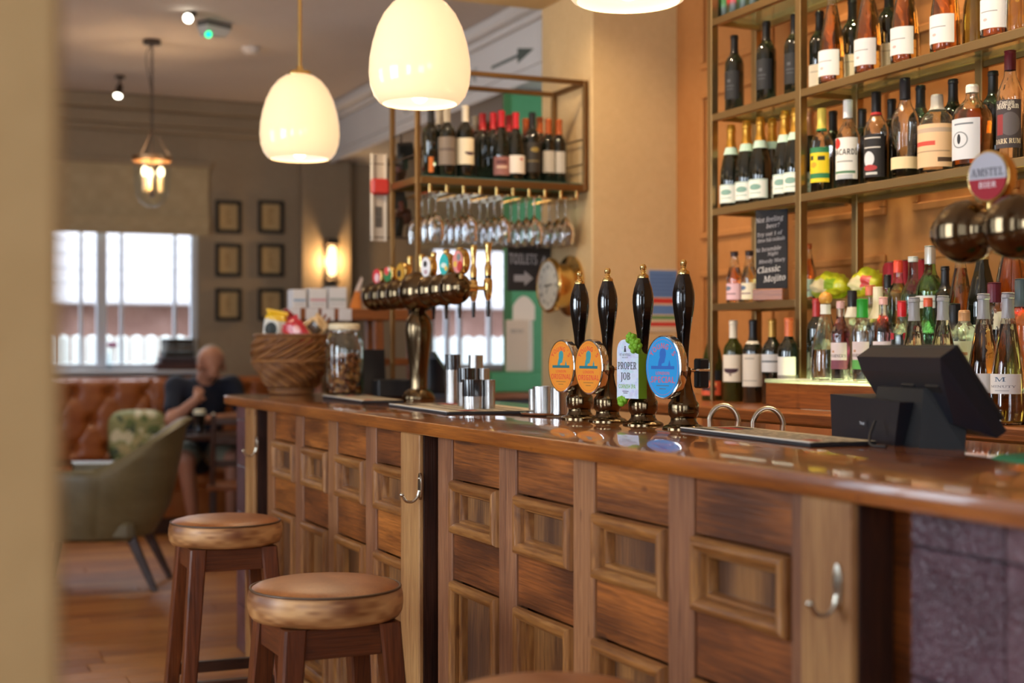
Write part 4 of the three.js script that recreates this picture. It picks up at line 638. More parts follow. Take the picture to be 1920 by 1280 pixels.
// second level: spirits
{
  const G = 'spirit bottles on the middle shelf', X = 2.965, y = LV[1];
  bottle('spirit_bottle', 'clear rum bottle with bright yellow and green label', 'spirit', { k: 1.0, glass: 'clear', liquid: 'water', fill: 0.62, cap: ['#e8d060', 0.222], label: [labelMat('yel', plainLabel('#e8c818', [['#2c7a4c', 0, 0, 1, 0.16], ['#2c7a4c', 0, 0.74, 1, 0.14], ['#20281c', 0.1, 0.24, 0.2, 0.12], ['#20281c', 0.5, 0.26, 0.3, 0.12], ['#c89a20', 'e', 0.3, 0.5, 0.16, 0.08]])), 0.035, 0.155, 120], extra: [[labelMat('gr', plainLabel('#2c7a4c')), 0.214, 0.221, 359]] }, put(1541, X, y), G);
  bottle('spirit_bottle', 'clear white rum bottle with red dot on white label', 'spirit', { k: 1.02, glass: 'clear', liquid: 'water', fill: 0.5, cap: ['#dcdce0', 0.232], label: [labelMat('bac', plainLabel('#e6e4de', [['#c22a20', 'e', 0.22, 0.14, 0.16, 0.13], ['#1c1c1e', 't', 'BACARDÍ', 0.5, 0.42, 'bold 30px sans-serif'], ['#8a8a86', 0.2, 0.56, 0.6, 0.03], ['#4c7a58', 0.1, 0.8, 0.8, 0.06], ['#b8bcc0', 0.2, 0.88, 0.6, 0.12]])), 0.03, 0.165, 140] }, put(1590, X, y), G);
  bottle('spirit_bottle', 'dark liqueur bottle with black and white label and black cap', 'spirit', { k: 1.03, glass: 'clear', liquid: 'cola', fill: 0.52, cap: ['#15151a', 0.225], extra: [[labelMat('rd', plainLabel('#b02020')), 0.218, 0.226, 359]], label: [labelMat('coco', plainLabel('#181416', [['#d8d4cc', 0.12, 0.08, 0.7, 0.03], ['#d8d4cc', 0.12, 0.3, 0.7, 0.03], ['#d0d4d8', 'e', 0.35, 0.58, 0.24, 0.18], ['#a83030', 'e', 0.4, 0.78, 0.3, 0.07], ['#c8c8c4', 0.2, 0.88, 0.5, 0.06]])), 0.02, 0.155, 118] }, put(1643, X, y), G);
  bottle('spirit_bottle', 'clear spirit bottle with cream band near its base', 'spirit', { k: 1.10, glass: 'clear', liquid: 'cola', fill: 0.07, cap: ['#1b1b24', 0.23], label: [labelMat('cb', plainLabel('#e0cca0')), 0.028, 0.062, 200] }, put(1697, X, y), G);
  bottle('spirit_bottle', 'squat rum bottle with large buff paper label', 'squat', { k: 1.10, glass: 'clear', liquid: 'water', fill: 0.2, cap: ['#a8a49c', 0.178], label: [labelMat('buff', plainLabel('#dcb890', [['#b8a08c', 0.05, 0.1, 0.9, 0.1], ['#c8483a', 0.06, 0.4, 0.5, 0.1], ['#a88c70', 0.1, 0.62, 0.7, 0.03], ['#4c3828', 0.6, 0.78, 0.3, 0.1]])), 0.016, 0.135, 190] }, put(1757, X, y), G);
  bottle('spirit_bottle', 'amber spirit bottle with glass stopper and grey white label', 'squat', { k: 1.12, glass: 'clear', liquid: 'amber', fill: 0.70, cap: ['#e6e2d8', 0.2], label: [labelMat('gw', plainLabel('#cdd0d8', [['#6c7480', 0.2, 0.12, 0.6, 0.04], ['#80868e', 'e', 0.4, 0.52, 0.26, 0.2], ['#cdd0d8', 'e', 0.4, 0.52, 0.22, 0.17], ['#20242a', 'e', 0.38, 0.5, 0.06, 0.12]])), 0.02, 0.128, 100] }, put(1823, X, y), G, -70);
  bottle('spirit_bottle', 'clear rum bottle with dark pictorial label and maroon cap', 'slim', { k: 1.06, glass: 'clear', liquid: 'water', fill: 0.3, cap: ['#5a1420', 0.248], label: [labelMat('mor', plainLabel('#3c3236', [['#d8d0c0', 't', 'Captain', 0.5, 0.09, 'bold 16px serif'], ['#d8d0c0', 't', 'Morgan', 0.5, 0.19, 'bold 26px serif'], ['#5c5458', 'e', 0.6, 0.5, 0.34, 0.24], ['#8c2c30', 0.12, 0.3, 0.26, 0.42], ['#d8c8a8', 't', 'DARK RUM', 0.5, 0.9, 'bold 22px serif']])), 0.035, 0.165, 130] }, put(1894, X, y), G);
  for (const [px, lab, h] of [[1562, 'dark bottle behind the yellow labelled rum', 0.98], [1617, 'dark bottle behind the white rum', 0.92], [1672, 'dark bottle behind the black capped liqueur', 0.95], [1726, 'dark bottle behind the clear spirit with cream band', 1.02], [1787, 'dark bottle between the buff label and the amber spirit', 1.0], [1862, 'dark bottle with cream tag beside the amber spirit', 0.98]]) bottle('red_wine', lab, 'bordeaux', { k: h, cap: ['#1a1c20', 0.232], label: px > 1800 ? [labelMat('tag', plainLabel('#d8c8a8')), 0.01, 0.04, 90] : null }, put(px, 3.055, LV[1]), 'dark bottles behind the spirits');
}
// first level: mixers, chalkboard, crisps and cans
{
  const y = LV[0], mx = (k, c1, c2) => labelMat(k, plainLabel(c1, [[c2, 'e', 0.3, 0.3, 0.2, 0.14], ['#8a6a70', 0.2, 0.6, 0.5, 0.08]]));
  bottle('mixer_bottle', 'small pink soda bottle with pink label beside the chalkboard', 'mixer', { k: 1.05, glass: 'clear', liquid: 'orange', fill: 0.7, cap: ['#3a2c2c', 0.168], label: [mx('mxp', '#e0b8c0', '#6a7488'), 0.012, 0.07, 170] }, put(1377, 2.96, y), 'soda bottles on the low shelf');
  bottle('mixer_bottle', 'small yellow soda bottle with cream label beside the chalkboard', 'mixer', { k: 1.05, glass: 'clear', liquid: 'pale', fill: 0.7, cap: ['#3a2c2c', 0.168], label: [mx('mxy', '#e8dcc0', '#5a6a88'), 0.012, 0.07, 170] }, put(1405, 2.985, y), 'soda bottles on the low shelf');
  bottle('mixer_bottle', 'small orange soda bottle behind the shelf post beside the crisps', 'mixer', { k: 1.1, glass: 'clear', liquid: 'orange', fill: 0.75, cap: ['#c86a3a', 0.168], label: [mx('mxo', '#b8c8b0', '#3a7a6a'), 0.012, 0.07, 170] }, put(1514, 3.05, y), 'soda bottles on the low shelf');
  const X = 2.935, z = zOn(1447, X), b = thing('chalkboard', 'small chalkboard with white handwriting on a wooden block', 'chalkboard', [X, y, z], -60 * D2R);
  mesh('slate', cbox(0.125, 0.285, 0.006, 0.002).translate(0, 0.185, 0), M.blackMat, b);
  const ct = canvasTex(256, 584, (c, w, h) => { c.fillStyle = '#1c1b20'; c.fillRect(0, 0, w, h); c.fillStyle = '#b4b0b4'; c.textAlign = 'center'; const L = (t, x, y2, s, r = -0.08, mw = 230) => { c.save(); c.translate(x, y2); c.rotate(r); c.font = `italic ${s}px serif`; c.fillText(t, 0, 0, mw); c.restore(); }; L('Not feeling', 110, 84, 48); L('beer?', 140, 130, 42); L('Try out 1 of', 110, 190, 38); L('these full cocktails', 126, 232, 36); L('At bramble', 100, 304, 40); L('Night', 140, 336, 34); L('Bloody Mary', 132, 390, 36); c.fillStyle = '#dcd8d4'; L('Classic', 104, 462, 60); L('Mojito', 152, 530, 60); });
  const cf = mesh('writing', new THREE.PlaneGeometry(0.121, 0.281), std({ map: ct, roughness: 0.85 }), b); cf.position.set(0, 0.185, 0.0036);
  mesh('wooden_block', cbox(0.12, 0.042, 0.05, 0.003).translate(-0.005, 0.0215, 0), M.stand, b);
  const cr = rng(88);
  for (const [px, XX, r, lab] of [[1558, 3.045, 0.0, 'crumpled yellow and green crisp packet lying on the low shelf'], [1627, 3.045, 0.4, 'second yellow crisp packet with red print beside the cans']]) {
    const p = thing('crisp_packet', lab, 'packet', [XX, y + 0.045, zOn(px, XX)], -Math.PI / 2 - 0.12 + r * 0.3), geo = new THREE.SphereGeometry(1, 36, 24), a = geo.attributes.position, nz = noise2(300 + px, 20, 20), uv = geo.attributes.uv;
    for (let i = 0; i < a.count; i++) { const x = a.getX(i), yy = a.getY(i), zz = a.getZ(i), k = 0.8 + 0.4 * nz(x * 6 + 10, yy * 4 + zz * 3 + 10), sx = Math.sign(x) * Math.pow(Math.abs(x), 0.6); a.setXYZ(i, sx * (r ? 0.075 : 0.105) * (0.85 + 0.15 * k), Math.max(yy * 0.052 * k * (1 - 0.3 * Math.abs(sx)), -0.0445), zz * 0.045 * k); uv.setXY(i, sx * 0.5 + 0.5, yy * 0.5 + 0.5); }
    geo.computeVertexNormals(); mesh('pouch', printed(geo, cell(128, 96, (c, w, h) => { c.fillStyle = '#b8b81c'; c.fillRect(0, 0, w, h); c.fillStyle = '#cfc29a'; c.beginPath(); c.ellipse(w * 0.4, h * 0.5, 44, 26, 0, 0, 7); c.fill(); c.fillStyle = '#8f9c20'; c.fillRect(w * 0.15, h * 0.7, 50, 12); c.fillStyle = r ? '#b83a3a' : '#7a9a1c'; c.fillRect(w * 0.62, h * 0.2, 30, 40); })), M.glossPrint, p);
  }
  [[1674, 'red and silver drinks can behind the crisp packets'], [1696, 'red and silver drinks can beside the tall gin bottles'], [1729, 'red drinks can at the end of the low shelf']].forEach(([px, lab], i) => { const X2 = [3.075, 3.055, 3.075][i], q = thing('drinks_can', lab, 'can', put(px, X2, y), 0, 'drinks cans on the low shelf'); mesh('can_body', lathe([[0, 0.002], [0.025, 0.002], [0.033, 0.012], [0.033, 0.098], [0.027, 0.112]], 28, 0.6), foilOf('#9c1f2c', 0.5), q); mesh('can_top', lathe([[0.027, 0.112], [0.028, 0.115], [0.026, 0.115], [0.025, 0.111], [0, 0.111]], 28, 0.6), M.steel, q); });
}
// top level: a few cans seen from below
[[1360, '#3c7a3c'], [1378, '#a83030'], [1397, '#3c7a3c'], [1415, '#c0a040']].forEach(([px, hex], i) => { const q = tag(mesh('top_shelf_bottle', printed(lathe([[0, 0], [0.03, 0], [0.032, 0.004], [0.032, 0.13], [0.022, 0.16], [0.013, 0.19], [0.013, 0.24], [0, 0.242]], 24, 0.7), cell(32, 64, plainLabel(hex, [['#c8c0b0', 0.2, 0.55, 0.5, 0.08], ['#20201c', 0, 0.2, 1, 0.14], ['#203020', 0, 0.66, 1, 0.06]]))), M.glossPrint), ['green bottle on the highest shelf beside the wall', 'red banded bottle on the highest shelf', 'green bottle on the highest shelf between red and yellow ones', 'yellow banded bottle on the highest shelf'][i], 'bottle', 'bottles on the highest shelf'); q.position.set(2.975, LV[3], zOn(px, 2.975)); });
// the lit step: gins and liqueurs
{
  const G = 'gin and liqueur bottles on the lit step', y = RISER, X = 2.82;
  const tri = (k, band) => labelMat(k, (c, w, h) => { c.fillStyle = '#d8ccd0'; c.fillRect(0, 0, w, h); c.fillStyle = band; c.fillRect(0, h * 0.66, w, h * 0.34); c.fillStyle = '#3a3440'; c.textAlign = 'center'; c.font = 'bold 26px serif'; c.fillText("WARNER'S", w * 0.5, h * 0.56, w * 0.9); c.fillStyle = '#b88a6a'; c.fillRect(w * 0.2, h * 0.3, w * 0.14, h * 0.08); });
  bottle('spirit_bottle', 'squat clear tequila bottle with round orange and green stopper', 'cone', { k: 1.05, glass: 'clear', liquid: 'water', fill: 0.4, cap: ['#d8d8d0', 0.205, 0.236], ball: ['#c8903c', 0.022] }, put(1548, 2.825, y), G);
  bottle('spirit_bottle', 'dark red capped bottle at the back of the lit step beside the post', 'bordeaux', { k: 0.9, cap: ['#a02c30', 0.235] }, put(1531, 2.92, y), G);
  bottle('liqueur_bottle', 'purple liqueur bottle with pointed white label', 'slim', { k: 0.84, glass: 'clear', liquid: 'plum', fill: 0.82, cap: ['#c8a0a0', 0.275], label: [tri('tp', '#7c4458'), 0.045, 0.145, 120] }, put(1576, 2.805, y), G);
  bottle('liqueur_bottle', 'clear gin bottle with green cap and pointed white label', 'slim', { k: 0.86, glass: 'clear', liquid: 'water', fill: 0.62, cap: ['#2f9a34', 0.232, 0.30, 0, 0.004], label: [tri('tg', '#62b05c'), 0.045, 0.145, 120] }, put(1617, 2.805, y), G);
  bottle('liqueur_bottle', 'pink gin bottle with pointed white label', 'slim', { k: 0.86, glass: 'clear', liquid: 'pink', fill: 0.80, cap: ['#d8a8a4', 0.275], label: [tri('tk', '#c05858'), 0.045, 0.145, 120] }, put(1656, 2.805, y), G);
  bottle('liqueur_bottle', 'clear gin bottle with bright red cap and red seals', 'spirit', { k: 0.84, glass: 'clear', liquid: 'water', fill: 0.6, cap: ['#c41f2a', 0.236], label: [labelMat('gin', plainLabel('#dcd8dc', [['#2a2c38', 'e', 0.3, 0.2, 0.08, 0.06], ['#8a8c98', 0.2, 0.4, 0.6, 0.04], ['#8a8c98', 0.25, 0.55, 0.5, 0.03]])), 0.03, 0.125, 110], extra: [[labelMat('seal', plainLabel('#a01c2c')), 0.155, 0.178, 34, -42], [labelMat('seal', plainLabel('#a01c2c')), 0.155, 0.178, 34, 42]] }, put(1691, 2.81, y), G);
  bottle('spirit_bottle', 'black and white capped clear bottle behind the purple liqueur', 'spirit', { k: 1.0, glass: 'clear', liquid: 'water', fill: 0.5, cap: ['#1c1e24', 0.24], extra: [[labelMat('w2', plainLabel('#d8d4c4')), 0.205, 0.238, 200]] }, put(1598, 2.90, y), G);
  bottle('spirit_bottle', 'cut glass bottle with orange cork behind the green cap', 'spirit', { k: 1.05, glass: 'clear', liquid: 'water', fill: 0.7, cap: ['#c86a50', 0.26] }, put(1632, 2.91, y), G);
  bottle('spirit_bottle', 'pale cream labelled bottle in the second row of the lit step', 'slim', { k: 0.98, glass: 'clear', liquid: 'pale', fill: 0.8, cap: ['#d8d0b8', 0.2] }, put(1646, 2.862, y), G);
  bottle('liqueur_bottle', 'small green glass bottle with round badge and orange cap', 'spirit', { k: 0.86, glass: 'green', liquid: 'water', fill: 0.6, cap: ['#c85a3c', 0.262], label: [labelMat('badge', (c, w, h) => { c.fillStyle = '#2c3048'; c.beginPath(); c.fillRect(0, 0, w, h); c.fillStyle = '#dcdce0'; c.beginPath(); c.ellipse(w / 2, h / 2, w * 0.36, h * 0.36, 0, 0, 7); c.fill(); }), 0.05, 0.13, 100] }, put(1740, 2.82, y), G);
  bottle('liqueur_bottle', 'clear square shouldered bottle with pale printed label', 'squat', { k: 0.95, glass: 'clear', liquid: 'water', fill: 0.55, cap: ['#c89a70', 0.19], label: [labelMat('beck', plainLabel('#d8dcc0', [['#4a5040', 't', 'BECKETTS', 0.5, 0.66, 'bold 24px serif'], ['#b88a6a', 0.3, 0.3, 0.4, 0.08]])), 0.02, 0.13, 130] }, put(1808, 2.81, y), G);
  bottle('liqueur_bottle', 'black capped dark bottle between the rose bottles on the step', 'spirit', { k: 0.80, cap: ['#15171c', 0.19, 0, 0, 0.004] }, put(1790, 2.855, y), G);
  bottle('liqueur_bottle', 'dark liqueur bottle with maroon cap behind the rose bottles', 'spirit', { k: 0.98, glass: 'clear', liquid: 'cola', fill: 0.55, cap: ['#5c1c30', 0.235, 0, 0, 0.003] }, put(1864, 2.83, y), G);
  bottle('liqueur_bottle', 'clear bottle with slate blue neck label at the end of the step', 'spirit', { k: 1.0, glass: 'clear', liquid: 'orange', fill: 0.7, cap: ['#3c4c54', 0.215, 0, 0, 0.003] }, put(1916, 2.83, y), G);
  // tall ones on the higher step
  const U = RISER + 0.101, XU = 2.93, G2 = 'tall bottles on the higher step';
  bottle('spirit_bottle', 'aqua glass bottle with black cap on the higher step', 'slim', { k: 0.78, glass: 'aqua', liquid: 'water', fill: 0.7, cap: ['#16181c', 0.25] }, put(1664, XU, U), G2);
  bottle('spirit_bottle', 'clear bottle with scarlet cap and cream neck on the higher step', 'slim', { k: 0.93, glass: 'clear', liquid: 'pale', fill: 0.75, cap: ['#d84a34', 0.26] }, put(1684, 2.955, U), G2);
  bottle('spirit_bottle', 'pale green gin bottle with clear stopper on the higher step', 'spirit', { k: 0.98, glass: 'aqua', liquid: 'water', fill: 0.6, cap: ['#c0c8c4', 0.275] }, put(1712, 2.925, U), G2);
  bottle('spirit_bottle', 'green gin bottle with silver cap and silver band', 'spirit', { k: 1.08, glass: 'green', liquid: 'water', fill: 0.72, cap: ['#c4c6c4', 0.24, 0, 0.7], label: [labelMat('sb', plainLabel('#c4c8c8', [['#8a9492', 0, 0.4, 1, 0.1]])), 0.115, 0.15, 200] }, put(1744, XU, U), G2);
  bottle('red_wine', 'dark bottle with black capsule between the green gin and the rose', 'bordeaux', { k: 0.82, cap: ['#15151a', 0.22] }, put(1772, 2.94, U), G2);
  bottle('rose_wine', 'orange wine bottle with cream label on the higher step', 'provence', { k: 0.93, glass: 'clear', liquid: 'rose', fill: 0.78, cap: ['#c8b090', 0.3], label: [labelMat('crm', plainLabel('#e0d4b8')), 0.02, 0.10, 120] }, put(1801, XU, U), G2);
  bottle('sparkling_wine', 'dark green sparkling wine bottle under the near beer tower', 'fizz', { k: 1.0, cap: ['#c0a860', 0.26, 0, 0.5] , label: [labelMat('pg', plainLabel('#b8c8b8')), 0.012, 0.07, 130] }, put(1842, XU, U), G2);
  bottle('rose_wine', 'large orange bottle with white label under the near beer tower', 'provence', { k: 1.25, glass: 'clear', liquid: 'rose', fill: 0.8, cap: ['#d0b090', 0.3], label: [labelMat('crw', plainLabel('#e6e0d8', [['#4a4a50', 't', 'A', 0.2, 0.7, 'bold 40px serif']])), 0.02, 0.085, 120] }, put(1900, XU, U), G2);
}
// rose bottles in front of the step
{
  const G = 'grey capped rose bottles in front of the till', mi = labelMat('min', plainLabel('#e0dcdc', [['#3c5a7a', 't', 'M', 0.4, 0.38, '48px serif'], ['#5a5a64', 't', 'MINUTY', 0.45, 0.68, '24px serif'], ['#9a9aa4', 0.25, 0.82, 0.4, 0.03]]));
  [[1714, 'pale', 'grey capped pale wine bottle behind the till with olive tint'], [1768, 'pale', 'grey capped pale wine bottle behind the till beside the small green bottle'], [1844, 'orange', 'grey capped rose bottle behind the corner of the till'], [1890, 'pale', 'grey capped pale rose bottle with small white label beside the till']].forEach(([px, lq, lab], i) => bottle('rose_wine', lab, 'provence', { k: 1.03, glass: 'clear', liquid: lq, fill: 0.77, cap: ['#8f8f98', 0.268], label: i === 3 ? [mi, 0.078, 0.128, 120] : [labelMat('rosp', plainLabel('#dcd8d8')), 0.078, 0.128, 100] }, put(px, 2.69, BCY), G));
}
// ================================================================ pillar, wine cage and hanging glasses
{
  const Z0 = -5.60, Z1 = -5.92, XA = 2.066, XB = 2.852, YB = 2.03, YT = 2.485, t = 0.020;
  const g = thing('wine_rack', 'bronze hanging wine rack with glass shelf beside the pillar', 'wine rack', [0, 0, 0]);
  for (const z of [Z0, Z1]) for (const x of [XA, XB]) mesh('upright', boxAt(x - t / 2, x + t / 2, x === XA ? TOPY + 0.001 : YB - 0.03, YT, z - t / 2, z + t / 2, 0.002), M.cage, g);
  for (const z of [Z0, Z1]) { mesh('top_rail', boxAt(XA + t / 2, XB - t / 2, YT - t, YT, z - t / 2, z + t / 2, 0.002), M.cage, g); mesh('bottom_rail', boxAt(XA + t / 2, XB - t / 2, YB - 0.034, YB - 0.004, z - t / 2, z + t / 2, 0.002), M.cage, g); }
  for (const x of [XA, XB]) { mesh('side_rail', boxAt(x - t / 2, x + t / 2, YT - t, YT, Z1 + t / 2, Z0 - t / 2, 0.002), M.cage, g); mesh('side_rail', boxAt(x - t / 2, x + t / 2, YB - 0.034, YB - 0.004, Z1 + t / 2, Z0 - t / 2, 0.002), M.cage, g); for (const y of [YB + 0.09, YB + 0.2]) mesh('side_wire', rod([x, y, Z1 + 0.01], [x, y, Z0 - 0.01], 0.003), M.iron, g); }
  mesh('glass_shelf', boxAt(XA + 0.011, XB - 0.011, YB - 0.004, YB + 0.004, Z1 + 0.011, Z0 - 0.011, 0.001), phy({ color: new THREE.Color().setRGB(0.35, 0.65, 0.6), transmission: 0.9, roughness: 0.05, thickness: 0 }), g);
  // brass slots the stemware hangs from
  for (let i = 0; i < 10; i++) { const x = XA + 0.055 + i * 0.0765; mesh('brass_slot', merge([boxAt(x - 0.006, x + 0.006, YB - 0.066, YB - 0.034, Z0 - 0.006, Z0 + 0.006, 0.001), boxAt(i % 2 ? x - 0.03 : x - 0.006, i % 2 ? x + 0.006 : x + 0.03, YB - 0.070, YB - 0.064, Z1 + 0.02, Z0 + 0.006, 0.001)]), M.brass, g); }
  // bottles standing in the rack
  const wb = (px, X0, lab, o, z = Z0 - 0.06) => { const X = xOn(px, z); bottle('wine_bottle', lab, o.type ?? 'bordeaux', o, [X, YB + 0.004, z], 'wine bottles in the hanging rack', -20); };
  const L1 = labelMat('bowl2', plainLabel('#e2d4b4', [['#3c1c30', 'e', 0.72, 0.55, 0.24, 0.1], ['#e2d4b4', 0.4, 0.4, 0.6, 0.13]])), L2 = labelMat('wr', plainLabel('#dcd2c4', [['#b83028', 'e', 0.72, 0.22, 0.08, 0.06]])), L3 = labelMat('gy', plainLabel('#7a6c60', [['#5c5048', 0.1, 0.4, 0.8, 0.1]])), L4 = labelMat('pk', plainLabel('#8c5a52', [['#c8a890', 0.2, 0.5, 0.6, 0.12], ['#5c2c2c', 0.2, 0.2, 0.6, 0.2]])), L5 = labelMat('dkp', plainLabel('#2a241c', [['#8a7438', 'e', 0.6, 0.25, 0.2, 0.08], ['#6c5c38', 0.2, 0.6, 0.6, 0.06]])), L6 = labelMat('sl', plainLabel('#b8b0a4'));
  wb(808, 0, 'dark wine bottle with orange strip at the end of the rack', { cap: ['#202022', 0.235], label: [labelMat('os', plainLabel('#c86a20')), 0.02, 0.085, 30] }, Z0 - 0.10);
  wb(838, 0, 'dark wine bottle with grey brown label and pale cap', { k: 1.0, cap: ['#b8ac98', 0.235], label: [L3, 0.05, 0.17] });
  wb(872, 0, 'dark wine bottle with cream label and white cap in the rack', { k: 1.03, cap: ['#e0d4bc', 0.235], label: [L1, 0.055, 0.165] });
  wb(905, 0, 'red capped wine bottle behind the cream label', { cap: ['#a81c24', 0.23] }, Z0 - 0.17);
  wb(925, 0, 'red capped wine bottle in the middle of the rack', { cap: ['#b01c28', 0.23] }, Z0 - 0.13);
  wb(940, 0, 'red capped wine bottle with small pink label', { k: 1.0, type: 'burgundy', cap: ['#b41c28', 0.232], label: [L4, 0.02, 0.1, 110] }, Z0 - 0.07);
  wb(967, 0, 'red capped wine bottle with square white label', { k: 0.98, type: 'burgundy', cap: ['#b81e2a', 0.232], label: [L2, 0.03, 0.11] }, Z0 - 0.055);
  wb(954, 0, 'red capped wine bottle half hidden behind the white label', { cap: ['#a81c24', 0.23] }, Z0 - 0.17);
  wb(998, 0, 'black capped wine bottle with dark patterned label', { cap: ['#1c1c1e', 0.232], label: [L5, 0.04, 0.17] });
  wb(1012, 0, 'orange capped wine bottle behind the patterned label', { cap: ['#b85a20', 0.232] }, Z0 - 0.16);
  wb(986, 0, 'orange capped wine bottle at the back of the rack', { cap: ['#b05420', 0.232] }, Z0 - 0.22);
  wb(1028, 0, 'orange capped wine bottle with slim pale label near the pillar', { k: 0.95, cap: ['#a85020', 0.232], label: [L6, 0.05, 0.15, 90] }, Z0 - 0.10);
  wb(1048, 0, 'orange capped wine bottle closest to the pillar', { k: 0.95, cap: ['#a85020', 0.232], label: [L6, 0.05, 0.15, 90] }, Z0 - 0.10);
  wb(824, 0, 'pale capped dark wine bottle at the back of the rack', { k: 1.05, cap: ['#a89c88', 0.235] }, Z0 - 0.2);
  wb(890, 0, 'plain dark wine bottle behind the white capped one', { k: 0.98, cap: ['#8a8070', 0.235] }, Z0 - 0.22);
  // stemware hanging upside down
  const wg = merge([lathe([[0.0, 0.0], [0.034, -0.002], [0.0345, -0.0035], [0.012, -0.008], [0.0045, -0.014], [0.0036, -0.04], [0.0038, -0.082], [0.009, -0.094], [0.026, -0.110], [0.0375, -0.135], [0.0400, -0.155], [0.0385, -0.180], [0.0345, -0.208], [0.0335, -0.208], [0.0375, -0.180], [0.0388, -0.155], [0.0362, -0.136], [0.024, -0.112], [0.0, -0.0985]], 28, 0.9)]);
  const clearGlass = phy({ color: 0xf8fbff, transmission: 1, roughness: 0, thickness: 0.0015, ior: 1.5 });
  const first = thing('wine_glass', 'empty wine glass hanging upside down under the wine rack', 'wine glass', [0, 0, 0], 0, 'wine glasses hanging under the rack');
  mesh('glass_body', wg, clearGlass, first); let n = 0;
  for (let i = 0; i < 5; i++) for (let k = 0; k < 4; k++) { const o = n++ ? first.clone() : first; if (n > 1) { o.name = numbered('wine_glass'); scene.add(o); } o.position.set(XA + 0.093 + i * 0.153, YB - 0.0605, Z0 - 0.03 - k * 0.083); }
  // snack strip hanging from the far side of the rack
  const z = -5.95, x0 = xOn(697, z), x1 = xOn(722, z), h = thing('snack_strip', 'grey framed snack display strip hung at the end of the wine rack', 'display strip', [(x0 + x1) / 2, yAt(452, x0, z), z]), H = yAt(288, x0, z) - yAt(452, x0, z), W = x1 - x0;
  mesh('back_card', cbox(W, H, 0.006, 0.002).translate(0, H / 2, 0), css('#a89c90', 0.7), h);
  for (const s of [-1, 1]) mesh('strip_frame', boxAt(s * W / 2 - 0.005, s * W / 2 + 0.005, 0, H, -0.006, 0.014, 0.002), css('#b8b0a6', 0.5), h);
  mesh('red_pack', cbox(W * 1.3, 0.07, 0.04, 0.012).translate(0, H * 0.62, 0.02), css('#a82c28', 0.4), h);
  for (const y of [0.34, 0.22]) mesh('print_block', cbox(W * 0.5, 0.045, 0.002, 0.0005).translate(0, H * y, 0.0045), css('#4a4440', 0.7), h);
  for (const [y, dx] of [[0.02, 0.12], [0.86, 0.06]]) mesh('hanging_wire', rod([-0.04, H * y + 0.01, 0], [dx + 0.05, H * y + 0.01, 0.0], 0.004), M.iron, h);
  const sb = thing('snack_bags', 'cluster of dark snack bags hanging beside the grey display strip', 'snack bags', [xOn(752, -5.985), yAt(445, 2.0, -5.985), -5.985]), q = rng(9);
  for (let i = 0; i < 9; i++) { const b = mesh('snack_bag', cbox(0.055 + q() * 0.03, 0.06 + q() * 0.03, 0.03, 0.012), [M.blackMat, M.darkWood, css('#5a3020', 0.5), css('#2c2a26', 0.5)][i % 4], sb); b.position.set((q() - 0.5) * 0.06, 0.05 + i * 0.042, (q() - 0.5) * 0.05); b.rotation.set(q() * 0.4, q(), q() * 0.6 - 0.3); }
  mesh('peg', rod([0.0, 0.0, 0], [0.0, 0.46, 0], 0.006), M.iron, sb);
}
// ---- brass clock on the pillar
{
  const g = thing('brass_clock', 'round brass ship clock mounted on the side of the pillar', 'clock', [2.868, yAt(535, 2.75, -5.77), -5.77]); // axis along x, dial towards -x
  const L = (pts) => lathe(pts, 48, 0.6).rotateZ(Math.PI / 2);
  mesh('case', L([[0, 0.001], [0.135, 0.001], [0.137, 0.012], [0.112, 0.020], [0.098, 0.030], [0.098, 0.085], [0.110, 0.092], [0.122, 0.098], [0.124, 0.112], [0.118, 0.120], [0.110, 0.122], [0.108, 0.116], [0, 0.116]]), M.brass, g);
  const f = cell(160, 160, (c, w, h) => { c.fillStyle = '#c8c2b4'; c.fillRect(0, 0, w, h); c.fillStyle = '#3a342c'; c.textAlign = 'center'; c.textBaseline = 'middle'; c.font = 'bold 17px serif'; ['XII', 'I', 'II', 'III', 'IV', 'V', 'VI', 'VII', 'VIII', 'IX', 'X', 'XI'].forEach((t, i) => c.fillText(t, 80 + Math.sin(i * Math.PI / 6) * 60, 80 - Math.cos(i * Math.PI / 6) * 60)); c.strokeStyle = '#26221e'; c.lineWidth = 5; c.beginPath(); c.moveTo(52, 82); c.lineTo(112, 78); c.moveTo(80, 80); c.lineTo(68, 106); c.stroke(); });
  const d = mesh('dial', printed(new THREE.CircleGeometry(0.108, 40), f), M.print, g); d.rotation.y = -Math.PI / 2; d.position.x = -0.1175;
  mesh('hinge_knob', new THREE.SphereGeometry(0.012, 14, 10).translate(-0.105, -0.105, 0.065), M.brass, g);
}
// ---- printed price sheet on the pillar face
{
  const z = -5.568, x0 = xOn(1214, z), x1 = xOn(1275, z), y1 = yAt(503, x0, z), y0 = yAt(622, x0, z);
  const p = tag(mesh('price_sheet', printed(new THREE.BoxGeometry(x1 - x0, y1 - y0, 0.002), cell(128, 256, (c, w, h) => { c.fillStyle = '#c8b49a'; c.fillRect(0, 0, w, h); c.fillStyle = '#5a7cb0'; c.fillRect(6, 8, w - 12, 108); c.fillStyle = '#48699e'; for (let i = 0; i < 6; i++) c.fillRect(10, 24 + i * 15, w - 40 + (i % 3) * 10, 6); c.fillStyle = '#c0342c'; c.fillRect(6, 120, w - 12, 20); c.fillStyle = '#5a80b8'; c.fillRect(6, 148, w - 12, 36); c.fillStyle = '#5c8c54'; c.fillRect(6, 190, w - 12, 14); c.fillStyle = '#c0342c'; c.fillRect(6, 216, w - 12, 16); })), M.print), 'blue and red printed sheet fixed to the pillar face behind the pumps', 'notice'); p.position.set((x0 + x1) / 2, (y0 + y1) / 2, z);
}
